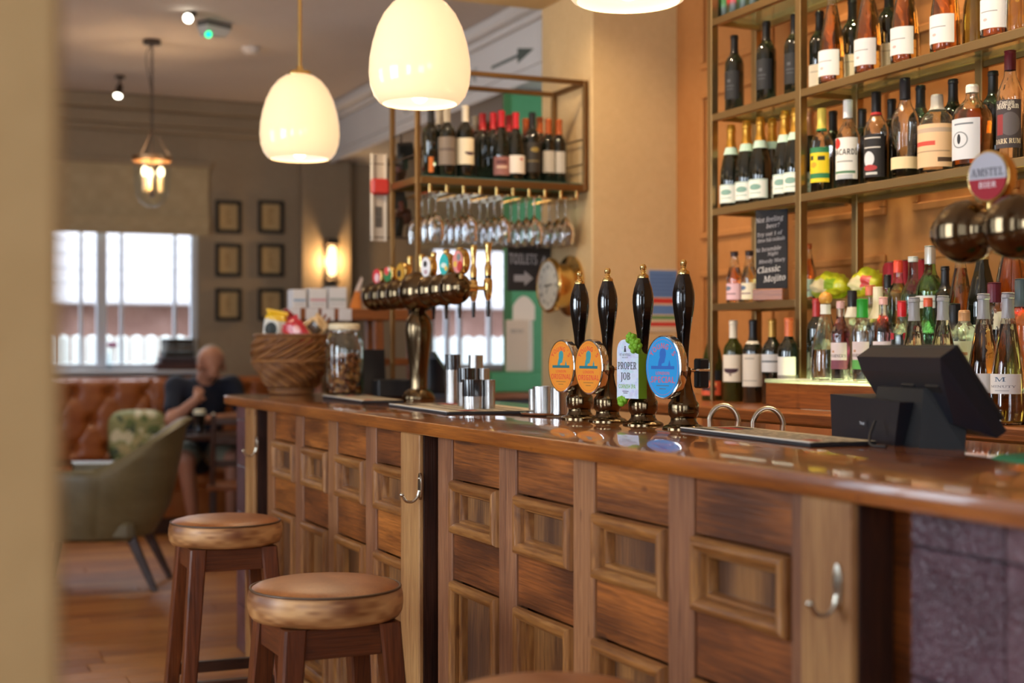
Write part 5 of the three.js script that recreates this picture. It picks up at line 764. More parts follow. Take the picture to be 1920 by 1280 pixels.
// ---- toilets sign beside the pillar
{
  const z = -5.99, x0 = xOn(951, z), x1 = 2.868, w = x1 - x0, y0 = yAt(545, x0, z), y1 = yAt(455, x0, z), g = thing('toilets_sign', 'dark sign reading toilets with white arrow beside the pillar', 'sign', [(x0 + x1) / 2, (y0 + y1) / 2, z]);
  mesh('board', cbox(w, y1 - y0, 0.012, 0.002), css('#3a3638', 0.6), g);
  const f = mesh('lettering', printed(new THREE.PlaneGeometry(w - 0.004, y1 - y0 - 0.004), cell(288, 256, (c, W, H) => { c.fillStyle = '#343032'; c.fillRect(0, 0, W, H); c.fillStyle = '#6c6a6e'; c.fillRect(0, 8, W * 0.7, 14); c.fillStyle = '#b8b4b8'; c.font = 'bold 78px sans-serif'; c.fillText('TOILETS', 8, 112, 190); c.beginPath(); c.moveTo(40, 170); c.lineTo(110, 170); c.lineTo(110, 146); c.lineTo(170, 188); c.lineTo(110, 230); c.lineTo(110, 206); c.lineTo(40, 206); c.fill(); c.beginPath(); c.moveTo(244, 60); c.lineTo(272, 118); c.lineTo(252, 118); c.lineTo(252, 150); c.lineTo(236, 150); c.lineTo(236, 118); c.lineTo(216, 118); c.fill(); })), M.print, g); f.position.z = 0.0066;
}
// ---- leaflet box and card against the green wall, dark cabinet under it
{
  const z = -7.0, [cx] = [xOn(975, z)];
  const c = thing('low_cabinet', 'dark low cabinet in front of the green wall behind the bar', 'cabinet', [cx + 0.1, 0, z]); mesh('cabinet_body', boxAt(-0.42, 0.6, 0, 1.04, -0.18, 0.2, 0.004), M.blackMat, c); mesh('cabinet_top', boxAt(-0.44, 0.62, 1.041, 1.075, -0.19, 0.22, 0.004), M.stand, c);
  const bz = z + 0.06, bx = xOn(974, bz), W = 0.125, yb = yAt(696, bx, bz), yt = yAt(600, bx, bz);
  const shelf = tag(mesh('green_plinth', boxAt(bx - 0.20, bx + 0.12, 1.076, yb - 0.001, bz - 0.13, bz + 0.085, 0.003), M.green), 'green painted plinth under the cream leaflet box', 'plinth');
  const b = thing('leaflet_box', 'cream cardboard leaflet box standing before the green wall', 'box', [bx, yb, bz], -0.62);
  mesh('box_body', boxAt(-W / 2, W / 2, 0, yt - yb, -0.06, 0.06, 0.002), css('#cdb9a4', 0.8), b);
  mesh('box_print', printed(new THREE.PlaneGeometry(0.08, 0.03).translate(0, (yt - yb) * 0.78, 0.0612), cell(96, 36, (c2, w, h) => { c2.fillStyle = '#cdb9a4'; c2.fillRect(0, 0, w, h); c2.fillStyle = '#7a6e68'; c2.font = 'bold 30px serif'; c2.textAlign = 'center'; c2.fillText('MENU', w / 2, 28, 88); })), M.print, b);
  const hs = new THREE.Shape(); hs.moveTo(-0.06, 0); hs.lineTo(0.06, 0); hs.lineTo(0.06, 0.075); hs.quadraticCurveTo(0.03, 0.13, 0, 0.13); hs.quadraticCurveTo(-0.03, 0.13, -0.06, 0.075);
  mesh('header_card', new THREE.ExtrudeGeometry(hs, { depth: 0.003, bevelEnabled: false }).translate(0.02, yt - yb, -0.02), css('#d8cabb', 0.8), b);
}
// ---- wooden display stand behind the bar end with boxes and cards
{
  const z = -6.75, xa = xOn(540, z), xb = xOn(800, z), yS = yAt(578, xa, z), g = thing('display_stand', 'wooden display stand with shelf behind the wicker basket', 'display stand', [xa, 0, z]), W = xb - xa;
  mesh('shelf_board', boxAt(0, W, yS - 0.055, yS, -0.12, 0.10, 0.004, 'x'), M.stand, g);
  for (const x of [0.05, W - 0.28, W - 0.06]) for (const k of [-1, 1]) mesh('leg', leg([x, yS - 0.056, k * 0.06], [x + (x < 0.2 ? -0.03 : 0.03), 0, k * 0.11], 0.045, 0.04), M.stand, g);
  for (const y of [0.62, 1.22]) mesh('cross_bar', boxAt(0.05, W - 0.06, y, y + 0.035, -0.012, 0.012, 0.003, 'x'), M.stand, g);
  const box = (px0, px1, pyT, lab, stripe) => { const X0 = xOn(px0, z), X1 = xOn(px1, z), hgt = yAt(pyT, X0, z) - yS, b = thing('card_box', lab, 'box', [(X0 + X1) / 2, yS, z + 0.02], 0, 'white boxes on the display stand'); mesh('box_body', boxAt(-(X1 - X0) / 2, (X1 - X0) / 2, 0.001, hgt, -0.05, 0.05, 0.002), css('#d0ced0', 0.8), b); mesh('box_stripe', boxAt(-(X1 - X0) / 2 + 0.004, (X1 - X0) / 2 - 0.004, hgt * 0.36, hgt * 0.48, 0.0502, 0.0512, 0.0003), css(stripe, 0.8), b); mesh('box_lines', boxAt(-(X1 - X0) / 2 + 0.01, (X1 - X0) / 2 - 0.01, hgt * 0.2, hgt * 0.24, 0.0502, 0.0512, 0.0003), css('#a8a6aa', 0.8), b); };
  box(542, 567, 543, 'white card box with blue stripe on the display stand', '#7a98b8'); box(573, 605, 541, 'white card box with pink stripe on the display stand', '#c08a94'); box(609, 642, 539, 'white card box with grey stripe on the display stand', '#9aa0a0');
  for (const [a, b2, lab] of [[540, 564, 'small blank white card hanging under the blue striped box'], [574, 598, 'small blank white card hanging under the pink striped box'], [604, 628, 'small blank white card hanging under the grey striped box'], [636, 660, 'small blank white card hanging at the end of the row']]) { const X0 = xOn(a, z + 0.11), X1 = xOn(b2, z + 0.11); tag(mesh('white_card', cbox(X1 - X0, 0.058, 0.003, 0.001), css('#cfccd0', 0.8)), lab, 'card', 'white cards under the display shelf').position.set((X0 + X1) / 2, yS - 0.030, z + 0.1026); }
  const pk = thing('orange_packet', 'orange and white paper packet standing on the display stand', 'packet', [xOn(661, z), yS, z + 0.03]); mesh('pouch', hull([[-0.025, 0.001, -0.02], [0.03, 0.001, -0.02], [-0.03, 0.001, 0.03], [0.025, 0.001, 0.03], [0.0, 0.09, 0.01], [0.03, 0.09, 0.0]]), css('#d07a30', 0.6), pk); mesh('folded_top', hull([[0.0, 0.085, 0.012], [0.03, 0.085, 0.0], [0.035, 0.16, 0.0], [0.045, 0.15, 0.0], [0.0, 0.085, 0.0], [0.02, 0.10, 0.012]]), css('#d8c4b8', 0.7), pk);
  [[684, '#b8a896'], [706, '#a89a88'], [728, '#c0b09c'], [750, '#b0a08c'], [772, '#a89884']].forEach(([px, hex], i) => { const t = thing('paper_tub', ['pale paper tub beside the orange packet', 'beige paper tub, second from the orange packet', 'cream paper tub, third from the orange packet', 'beige paper tub behind the beer tower column', 'paper tub at the end of the display stand'][i], 'tub', [xOn(px, z), yS, z], 0, 'paper tubs on the display stand'); mesh('tub_body', lathe([[0, 0.001], [0.026, 0.001], [0.031, 0.095], [0.033, 0.097], [0.033, 0.102], [0, 0.102]], 24, 0.6), css(hex, 0.8), t); mesh('tub_band', lathe([[0.0295, 0.045], [0.0306, 0.055], [0.0312, 0.068], [0.0305, 0.07]], 24, 0.8), css('#8a7c70', 0.8), t); });
}
// ================================================================ lamps
function opalPendant(px, py, label) {
  const X = 1.6, z = zOn(px, X), yb = yAt(py, X, z), g = thing('pendant_lamp', label, 'pendant lamp', [X, yb, z], 0, 'opal glass pendant lamps over the bar'), k = 1.0;
  const opal = std({ color: 0xecd4a4, roughness: 0.12, emissive: new THREE.Color().setRGB(1.0, 0.72, 0.44), emissiveIntensity: 0.66 });
  const inner = std({ color: 0xfff2d0, roughness: 0.4, emissive: new THREE.Color().setRGB(1.0, 0.88, 0.60), emissiveIntensity: 1.0 });
  mesh('shade', lathe([[0.120, 0.0], [0.130, 0.004], [0.148, 0.026], [0.160, 0.060], [0.1645, 0.100], [0.162, 0.145], [0.153, 0.195], [0.138, 0.245], [0.117, 0.288], [0.090, 0.322], [0.062, 0.342], [0.045, 0.348]], 64, 1.2), opal, g);
  mesh('diffuser', lathe([[0.122, 0.001], [0.118, 0.012], [0.08, 0.016], [0, 0.017]], 48, 1.2), inner, g);
  mesh('bulb', new THREE.SphereGeometry(0.028, 16, 12).translate(0, 0.03, 0), glow([1, 0.92, 0.72], 6), g);
  mesh('gallery', lathe([[0.0, 0.346], [0.048, 0.346], [0.050, 0.352], [0.044, 0.362], [0.016, 0.366], [0.014, 0.385], [0, 0.385]], 32, 0.6), M.brass, g);
  mesh('rod', cyl(0.0085, 0.0085, CEIL - yb - 0.39, 14).translate(0, 0.385 + (CEIL - yb - 0.39) / 2, 0), M.brass, g);
  mesh('ceiling_rose', cyl(0.055, 0.06, 0.02, 28).translate(0, CEIL - yb - 0.0105, 0), M.brass, g);
  const l = new THREE.PointLight(new THREE.Color(1.0, 0.76, 0.48), 1.25); l.position.set(0, 0.15, 0); l.shadow.radius = 5; l.castShadow = true; g.add(l);
}
opalPendant(562, 298, 'glowing opal glass pendant lamp over the wicker basket end of the bar');
opalPendant(787, 195, 'glowing opal glass pendant lamp hanging before the wine rack');
opalPendant(1178, 3, 'glowing opal glass pendant lamp above the hand pumps');
// ---- small warm spots over the back bar, out of frame above the shelves
for (const [z, tx, ty, tz] of [[-4.5, 3.0, 1.6, -4.4], [-3.6, 3.0, 1.6, -3.6], [-2.8, 3.0, 1.7, -2.9], [-5.0, 2.9, 1.6, -5.5]]) {
  const g = thing('ceiling_spotlight', z < -4.8 ? 'small warm ceiling spotlight aimed at the pillar' : z < -4 ? 'small warm ceiling spotlight over the sparkling wine' : z < -3 ? 'small warm ceiling spotlight over the spirits' : 'small warm ceiling spotlight over the near shelves', 'spotlight', [2.35, CEIL - 0.002, z], 0, 'ceiling spotlights over the back bar');
  mesh('housing', cyl(0.045, 0.04, 0.07, 24).translate(0, -0.035, 0), M.iron, g); mesh('lamp_face', cyl(0.034, 0.034, 0.004, 24).translate(0, -0.073, 0), glow([1, 0.8, 0.5], 8), g);
  const l = new THREE.SpotLight(new THREE.Color(1.0, 0.76, 0.48), 4.8, 0, 0.75, 0.6); l.position.set(0, -0.085, 0); l.target.position.set(tx - 2.35, ty - CEIL, tz - z); l.shadow.radius = 1.7; l.castShadow = true; g.add(l, l.target);
}
// ---- glass lantern with candle bulbs in the far room
{
  const [x, z] = atD(285, 8.55), yb = yAt(388, x, z), yr = yAt(293, x, z), H = yr - yb, g = thing('glass_lantern', 'bell jar glass lantern with three candle bulbs on a chain', 'lantern', [x, yb, z]), r = 0.112;
  mesh('glass_bell', lathe([[0.0, 0], [0.03, 0.003], [0.07, 0.025], [0.095, 0.065], [0.104, 0.12], [0.108, H * 0.7], [r, H]], 40, 1.2), M.pane, g);
  mesh('rim_band', lathe([[r + 0.001, H - 0.03], [r + 0.004, H - 0.028], [r + 0.004, H - 0.002], [r - 0.004, H], [r - 0.004, H - 0.03]], 40, 0.6), metal([0.55, 0.32, 0.16], 0.4), g);
  mesh('candle_arm', merge([rod([0, 0.06, 0], [0, 0.10, 0], 0.02), rod([0, 0.075, 0], [0, H + 0.16, 0], 0.004)]), M.iron, g);
  for (let i = 0; i < 3; i++) { const a = i * 2.09 + 0.5, cx = Math.cos(a) * 0.055, cz = Math.sin(a) * 0.055, c = new THREE.Group(); c.name = 'candle'; c.position.set(cx, 0.09, cz); g.add(c); mesh('candle_tube', cyl(0.013, 0.013, 0.09, 14).translate(0, 0.045, 0), std({ color: 0xe8c890, roughness: 0.5, emissive: new THREE.Color().setRGB(0.9, 0.45, 0.12), emissiveIntensity: 0.25 }), c); mesh('candle_bulb', new THREE.SphereGeometry(0.021, 14, 12).scale(1, 1.45, 1).translate(0, 0.12, 0), glow([1, 0.78, 0.42], 5), c);
    const l = new THREE.PointLight(WARM, 0.35); l.position.set(0, 0.12, 0); l.castShadow = true; c.add(l); }
  for (let i = 0; i < 3; i++) { const a = i * 2.09; mesh('suspension_wire', rod([Math.cos(a) * r, H, Math.sin(a) * r], [0, H + 0.165, 0], 0.0025), M.iron, g); }
  const top = CEIL - yb, y0 = H + 0.165; let k = 0; const chain = [];
  for (let y = y0; y < top - 0.05; y += 0.028) { const t = new THREE.TorusGeometry(0.012, 0.0032, 6, 14).scale(0.7, 1.5, 1); if (k++ % 2) t.rotateY(Math.PI / 2); chain.push(t.translate(0, y + 0.016, 0)); }
  mesh('chain', merge(chain), M.iron, g); mesh('ceiling_plate', cyl(0.05, 0.055, 0.025, 24).translate(0, top - 0.0135, 0), M.iron, g);
  mesh('flex_loop', tube([[0.0, top - 0.03, 0], [-0.03, top - 0.07, 0], [-0.035, top - 0.13, 0], [-0.02, top - 0.22, 0], [0, top - 0.33, 0]], 0.003, 24, 6), M.iron, g);
}
// ---- two ceiling spotlights
for (const [px, py, d, lab] of [[225, 182, 9.67, 'small dark ceiling spotlight lit over the far window'], [357, 38, 7.85, 'small dark ceiling spotlight lit next to the exit sign']]) {
  const [x, z] = atD(px, d), g = thing('ceiling_spotlight', lab, 'spotlight', [x, CEIL - 0.001, z], 0), y = yAt(py, x, z) - CEIL;
  mesh('mount', cyl(0.03, 0.035, 0.015, 18).translate(0, -0.008, 0), M.iron, g); mesh('stem', rod([0, -0.012, 0], [0.0, y * 0.5, 0], 0.008), M.iron, g);
  mesh('head', rod([0.0, y * 0.45, 0], [-0.018, y + 0.006, 0.03], 0.02, 0.03), M.iron, g);
  const d2 = new THREE.Vector3(-0.018, y * 0.55 + 0.006, 0.03).normalize(), f = mesh('lamp_face', new THREE.SphereGeometry(0.026, 16, 10).scale(1, 0.5, 1), glow([1.0, 0.95, 0.78], 10), g); f.quaternion.setFromUnitVectors(new THREE.Vector3(0, -1, 0), d2); f.position.set(-0.019, y + 0.003, 0.031);
  const l = new THREE.SpotLight(new THREE.Color(1, 0.86, 0.62), 4, 0, 0.7, 0.6); l.position.set(-0.02, y - 0.02, 0.036); l.target.position.set(-0.3, y - 2, 0.5); l.castShadow = true; g.add(l, l.target);
}
{ // emergency exit light and smoke detector
  const [x, z] = atD(402, 8.1), g = thing('emergency_light', 'white ceiling emergency light with small green lamp', 'emergency light', [x, CEIL - 0.001, z], 0.5);
  mesh('base_plate', boxAt(-0.09, 0.09, -0.03, 0, -0.05, 0.05, 0.006), css('#6a6660', 0.6), g); mesh('casing', hull([[-0.09, -0.03, -0.045], [0.09, -0.03, -0.045], [-0.09, -0.03, 0.045], [0.09, -0.03, 0.045], [-0.085, -0.09, -0.02], [0.06, -0.075, -0.02], [-0.085, -0.09, 0.03], [0.06, -0.075, 0.03]]), css('#c8c4bc', 0.5), g);
  mesh('green_lamp', new THREE.SphereGeometry(0.019, 14, 10).translate(-0.07, -0.082, 0.03), glow([0.0, 1.0, 0.35], 2.5), g);
  const [x2, z2] = atD(470, 8.75); const s = thing('smoke_detector', 'round white smoke detector on the ceiling', 'smoke detector', [x2, CEIL - 0.001, z2]); mesh('housing', lathe([[0, 0], [0.055, 0], [0.055, -0.018], [0.048, -0.03], [0.03, -0.045], [0, -0.046]].reverse(), 28, 0.6), css('#cfc6c0', 0.6), s);
}
// ---- wall sconce on the far pier
{
  const x = 3.19, z = ZF + 0.10, y = yAt(490, x, z), g = thing('wall_sconce', 'black wall sconce with glowing tubular bulb on the pier', 'wall lamp', [x, y, z]);
  mesh('back_plate', boxAt(-0.05, 0.05, -0.17, 0.17, 0.0, 0.015, 0.004), M.iron, g);
  mesh('top_cap', boxAt(-0.05, 0.05, 0.12, 0.17, 0.015, 0.10, 0.006), M.iron, g); mesh('bottom_cap', boxAt(-0.05, 0.05, -0.17, -0.14, 0.015, 0.10, 0.006), M.iron, g);
  mesh('tube_bulb', new THREE.CapsuleGeometry(0.030, 0.17, 6, 18).translate(0, 0.0, 0.06), glow([1, 0.72, 0.32], 4), g);
  const l = new THREE.PointLight(new THREE.Color(1, 0.60, 0.25), 0.8); l.position.set(0, 0, 0.06); l.shadow.radius = 1.4; l.castShadow = true; g.add(l);
}
// ================================================================ far room
// ---- blinds
for (const [W, px0, px1, lab] of [[W1, 60, 392, 'folded beige roman blind over the end window'], [W2, 770, 960, 'folded beige roman blind over the window behind the taps']]) {
  const x0 = W === W1 ? 0.70 : 3.95, x1 = W === W1 ? 2.27 : 4.90, yb = W === W1 ? 2.15 : 2.10, g = thing('roman_blind', lab, 'blind', [0, yb, ZF], 0, 'roman blinds'), cloth = std({ map: paintTex(190, [176, 158, 126], 12, 0.4), roughness: 0.95 });
  mesh('blind_panel', boxAt(x0, x1, 0.05, 2.68 - yb, 0.014, 0.024, 0.002), cloth, g);
  for (let k = 0; k < 3; k++) mesh('blind_fold', boxAt(x0, x1, 0.0 + k * 0.028, 0.075 + k * 0.03, 0.026 + k * 0.012, 0.036 + k * 0.012, 0.004), cloth, g);
  mesh('head_rail', boxAt(x0 - 0.02, x1 + 0.02, 2.66 - yb, 2.70 - yb, 0.001, 0.05, 0.004), M.taupe, g);
}
// ---- framed prints
{
  const rows = [[375, 437], [456, 518], [540, 601]], cols = [[403, 452], [483, 531]]; let n = 0;
  const names = ['upper', 'middle', 'lower'];
  rows.forEach((r, i) => cols.forEach((c, j) => {
    const x0 = xOn(c[0], ZF), x1 = xOn(c[1], ZF), y1 = yAt(r[0], x0, ZF), y0 = yAt(r[1], x0, ZF), w = x1 - x0, h = y1 - y0, g = thing('framed_print', `black framed print in the ${names[i]} row ${j ? 'beside the sconce' : 'beside the window'}`, 'picture', [(x0 + x1) / 2, (y0 + y1) / 2, ZF], 0, 'six small framed prints'), f = 0.028;
    for (const s of [-1, 1]) { mesh('frame_side', boxAt(s > 0 ? w / 2 - f : -w / 2, s > 0 ? w / 2 : -w / 2 + f, -h / 2, h / 2, 0.001, 0.024, 0.003), M.blackMat, g); mesh('frame_side', boxAt(-w / 2 + f, w / 2 - f, s > 0 ? h / 2 - f : -h / 2, s > 0 ? h / 2 : -h / 2 + f, 0.001, 0.024, 0.003), M.blackMat, g); }
    mesh('print', printed(new THREE.PlaneGeometry(w - 2 * f, h - 2 * f).translate(0, 0, 0.008), cell(64, 88, (c2, W, H) => { c2.fillStyle = '#b09468'; c2.fillRect(0, 0, W, H); c2.fillStyle = '#8a6a40'; const q = rng(n * 7 + 3); for (let k = 0; k < 9; k++) c2.fillRect(W * 0.3 + q() * W * 0.15, H * (0.2 + k * 0.065), W * (0.1 + q() * 0.2), 3); })), M.print, g); n++;
  }));
}
// ---- buttoned leather bench along the end wall
const leather = phy({ map: paintTex(196, [150, 82, 34], 24, 0.5), roughness: 0.38, clearcoat: 0.2, clearcoatRoughness: 0.3 });
{
  const x0 = 0.2, x1 = 3.1, g = thing('leather_bench', 'buttoned tan leather bench along the end wall under the window', 'bench', [0, 0, ZF + 0.02]);
  const sx = 0.25, sy = 0.20, W = x1 - x0, H = 0.60, nx = 150, ny = 40, geo = new THREE.PlaneGeometry(W, H, nx, ny), p = geo.attributes.position;
  const dep = (x, y) => { const u = x / sx, v = y / sy, row = Math.round(v), off = (row & 1) * 0.5, du = u - off - Math.round(u - off), dv = v - row; const d = Math.hypot(du * sx, dv * sy); const a = Math.abs(((u + v * 0.5) % 1 + 1) % 1 - 0.5), b = Math.abs(((u - v * 0.5) % 1 + 1) % 1 - 0.5); return -0.045 * Math.exp(-d * d / 0.0016) - 0.014 * Math.exp(-Math.pow((0.5 - a) / 0.05, 2)) - 0.014 * Math.exp(-Math.pow((0.5 - b) / 0.05, 2)); };
  for (let i = 0; i < p.count; i++) { const x = p.getX(i), y = p.getY(i), e = Math.min(1, (H / 2 - Math.abs(y)) / 0.05), seam = Math.abs(((x + 10.18) % 0.9) - 0.45) < 0.012 ? -0.03 : 0; p.setZ(i, dep(x, y) + seam - 0.05 * (1 - Math.sqrt(Math.max(0, 1 - (1 - e) * (1 - e))))); }
  geo.computeVertexNormals(); const back = mesh('backrest', geo.translate((x0 + x1) / 2, 0.47 + H / 2 + 0.02, 0.17), leather, g);
  mesh('back_frame', boxAt(x0, x1, 0.02, 1.065, 0.0, 0.09, 0.01), leather, g); mesh('top_roll', new THREE.CapsuleGeometry(0.032, W - 0.06, 6, 16).rotateZ(Math.PI / 2).translate((x0 + x1) / 2, 1.068, 0.11), leather, g);
  const btn = new THREE.SphereGeometry(0.012, 10, 8).scale(1, 1, 0.6); for (let r = -1; r <= 1; r++) for (let k = -6; k <= 6; k++) { const x = (k + (Math.abs(r) & 1) * 0.5) * sx, y = r * sy; if (Math.abs(x) < W / 2 - 0.03) mesh('button', at(btn, (x0 + x1) / 2 + x, 0.47 + H / 2 + 0.02 + y, 0.13), leather, back); }
  mesh('seat', boxAt(x0, x1, 0.32, 0.47, 0.10, 0.62, 0.035), leather, g); mesh('front_panel', boxAt(x0, x1, 0.12, 0.318, 0.12, 0.59, 0.01), leather, g); mesh('plinth', boxAt(x0, x1, 0.001, 0.118, 0.12, 0.55, 0.004), M.darkWood, g);
}
{ // cushion on the bench, books on the sill
  const [x, z] = atD(285, 10.0), geo = new THREE.SphereGeometry(1, 28, 20), a = geo.attributes.position, uv = geo.attributes.uv;
  for (let i = 0; i < a.count; i++) { const X = a.getX(i), Y = a.getY(i), Z = a.getZ(i), f = (v) => Math.sign(v) * Math.pow(Math.abs(v), 0.5); a.setXYZ(i, f(X) * 0.21, f(Y) * 0.20, Z * 0.075); uv.setXY(i, f(X) * 0.5 + 0.5, f(Y) * 0.5 + 0.5); } geo.computeVertexNormals();
  const c = tag(mesh('cushion', printed(geo, cell(128, 128, (c2, w, h) => { c2.fillStyle = '#8a8a5c'; c2.fillRect(0, 0, w, h); const q = rng(4); for (let i = 0; i < 60; i++) { c2.fillStyle = ['#5c6a3c', '#c8c0a0', '#a89a6c', '#44523a'][i % 4]; c2.beginPath(); c2.ellipse(q() * w, q() * h, 4 + q() * 12, 3 + q() * 7, q() * 3, 0, 7); c2.fill(); } })), M.print), 'green patterned cushion propped on the leather bench beside the man', 'cushion'); c.position.set(1.70, 0.672, -10.36); c.rotation.x = -0.2;
  [['#4a2c2c', 0.30, 0.050], ['#3a2c34', 0.26, 0.045], ['#2c2c2a', 0.22, 0.045], ['#4a4238', 0.20, 0.040], ['#2c2824', 0.20, 0.05]].reduce((y, [hex, w, h], i) => { const b = thing('book', ['maroon book at the bottom of the window sill pile', 'dark plum book, second in the window sill pile', 'black book in the middle of the window sill pile', 'brown book near the top of the window sill pile', 'dark book on top of the window sill pile'][i], 'book', [2.06 - w * 0.12, y, ZF + 0.03], 0.05 * i, 'books piled on the window sill'); mesh('cover', boxAt(-w / 2, w / 2, 0.0005, h, -0.07, 0.07, 0.002), css(hex, 0.6), b); mesh('pages', boxAt(-w / 2 + 0.006, w / 2 - 0.006, 0.005, h - 0.005, -0.0712, 0.066, 0.001), M.cream, b); return y + h + 0.0005; }, W1.y0 - 0.0015);
  const v = thing('flower_vase', 'slim glass vase with a pink flower on the window sill', 'vase', [xOn(205, ZF + 0.05), W1.y0 - 0.0015, ZF + 0.05]); mesh('glass_body', lathe([[0, 0.001], [0.022, 0.001], [0.024, 0.04], [0.012, 0.10], [0.014, 0.13]], 20, 0.9), M.pane, v); mesh('stem', rod([0, 0.02, 0], [0.02, 0.18, 0], 0.003), css('#4c6a3c'), v); mesh('flower', merge([0, 1, 2, 3, 4].map((i) => new THREE.SphereGeometry(0.02, 8, 6).translate(0.02 + Math.cos(i * 1.26) * 0.018, 0.185, Math.sin(i * 1.26) * 0.018))), css('#b05c8c', 0.7), v);
}
// ---- table with a pint, a chair
{
  const [tx, tz] = [2.10, -9.42], g = thing('pub_table', 'small wooden table in front of the seated man', 'table', [tx, 0, tz]);
  mesh('table_top', boxAt(-0.36, 0.62, 0.715, 0.75, -0.30, 0.30, 0.008, 'x'), M.darkWood, g); mesh('pedestal', lathe([[0, 0.03], [0.05, 0.03], [0.045, 0.1], [0.035, 0.35], [0.045, 0.65], [0.08, 0.714], [0, 0.714]], 24, 0.8).translate(0.13, 0, 0), M.blackMat, g);
  for (const [x, z] of [[-1, 0], [1, 0], [0, -1], [0, 1]]) mesh('foot', hull([[0.13 + z * 0.03, 0.001, x * 0.03], [0.13 - z * 0.03, 0.001, -x * 0.03], [0.13 + x * 0.26 + z * 0.025, 0.001, z * 0.26 + x * 0.025], [0.13 + x * 0.26 - z * 0.025, 0.001, z * 0.26 - x * 0.025], [0.13 + z * 0.03, 0.07, x * 0.03], [0.13 - z * 0.03, 0.07, -x * 0.03], [0.13 + x * 0.26, 0.025, z * 0.26]]), M.blackMat, g);
  const pz = -9.34, px = xOn(374, pz), p = thing('pint_of_stout', 'pint glass of dark stout with cream head on the table', 'pint', [px, 0.7505, pz]);
  mesh('glass_body', lathe([[0, 0.001], [0.030, 0.001], [0.034, 0.06], [0.043, 0.12], [0.042, 0.155]], 28, 0.9), M.pane, p); mesh('stout', lathe([[0, 0.005], [0.0275, 0.005], [0.0315, 0.06], [0.0405, 0.12], [0.0403, 0.125], [0, 0.125]], 28, 0.8), gloss([0.006, 0.004, 0.003], 0.1), p); mesh('head', lathe([[0, 0.1252], [0.0402, 0.1252], [0.0395, 0.150], [0.030, 0.156], [0, 0.157]], 28, 0.8), M.cream, p);
  const ph = tag(mesh('phone', boxAt(-0.04, 0.04, 0.0005, 0.009, -0.075, 0.075, 0.003), M.black), 'black phone lying on the table beside the pint', 'phone'); ph.position.set(px - 0.10, 0.7505, -9.28);
  const [cx, cz] = atD(452, 8.95), c = thing('wooden_chair', 'dark wooden dining chair with its back to the bar', 'chair', [cx, 0, cz], Math.PI - 0.25), s = 0.2;
  mesh('seat', boxAt(-s, s, 0.43, 0.465, -s, s, 0.01, 'x'), M.stand, c); for (const i of [-1, 1]) { mesh('leg', leg([i * 0.17, 0.429, 0.17], [i * 0.18, 0, 0.19], 0.036, 0.028), M.darkWood, c); mesh('leg', leg([i * 0.17, 0.429, -0.17], [i * 0.18, 0, -0.20], 0.036, 0.028), M.darkWood, c); mesh('back_post', leg([i * 0.16, 0.90, -0.23], [i * 0.17, 0.466, -0.18], 0.032, 0.036), M.darkWood, c); }
  for (const y of [0.60, 0.74, 0.86]) mesh('back_slat', boxAt(-0.15, 0.15, y - 0.022, y + 0.022, -0.225 - (y - 0.7) * 0.1, -0.205 - (y - 0.7) * 0.1, 0.005, 'x'), M.darkWood, c);
}
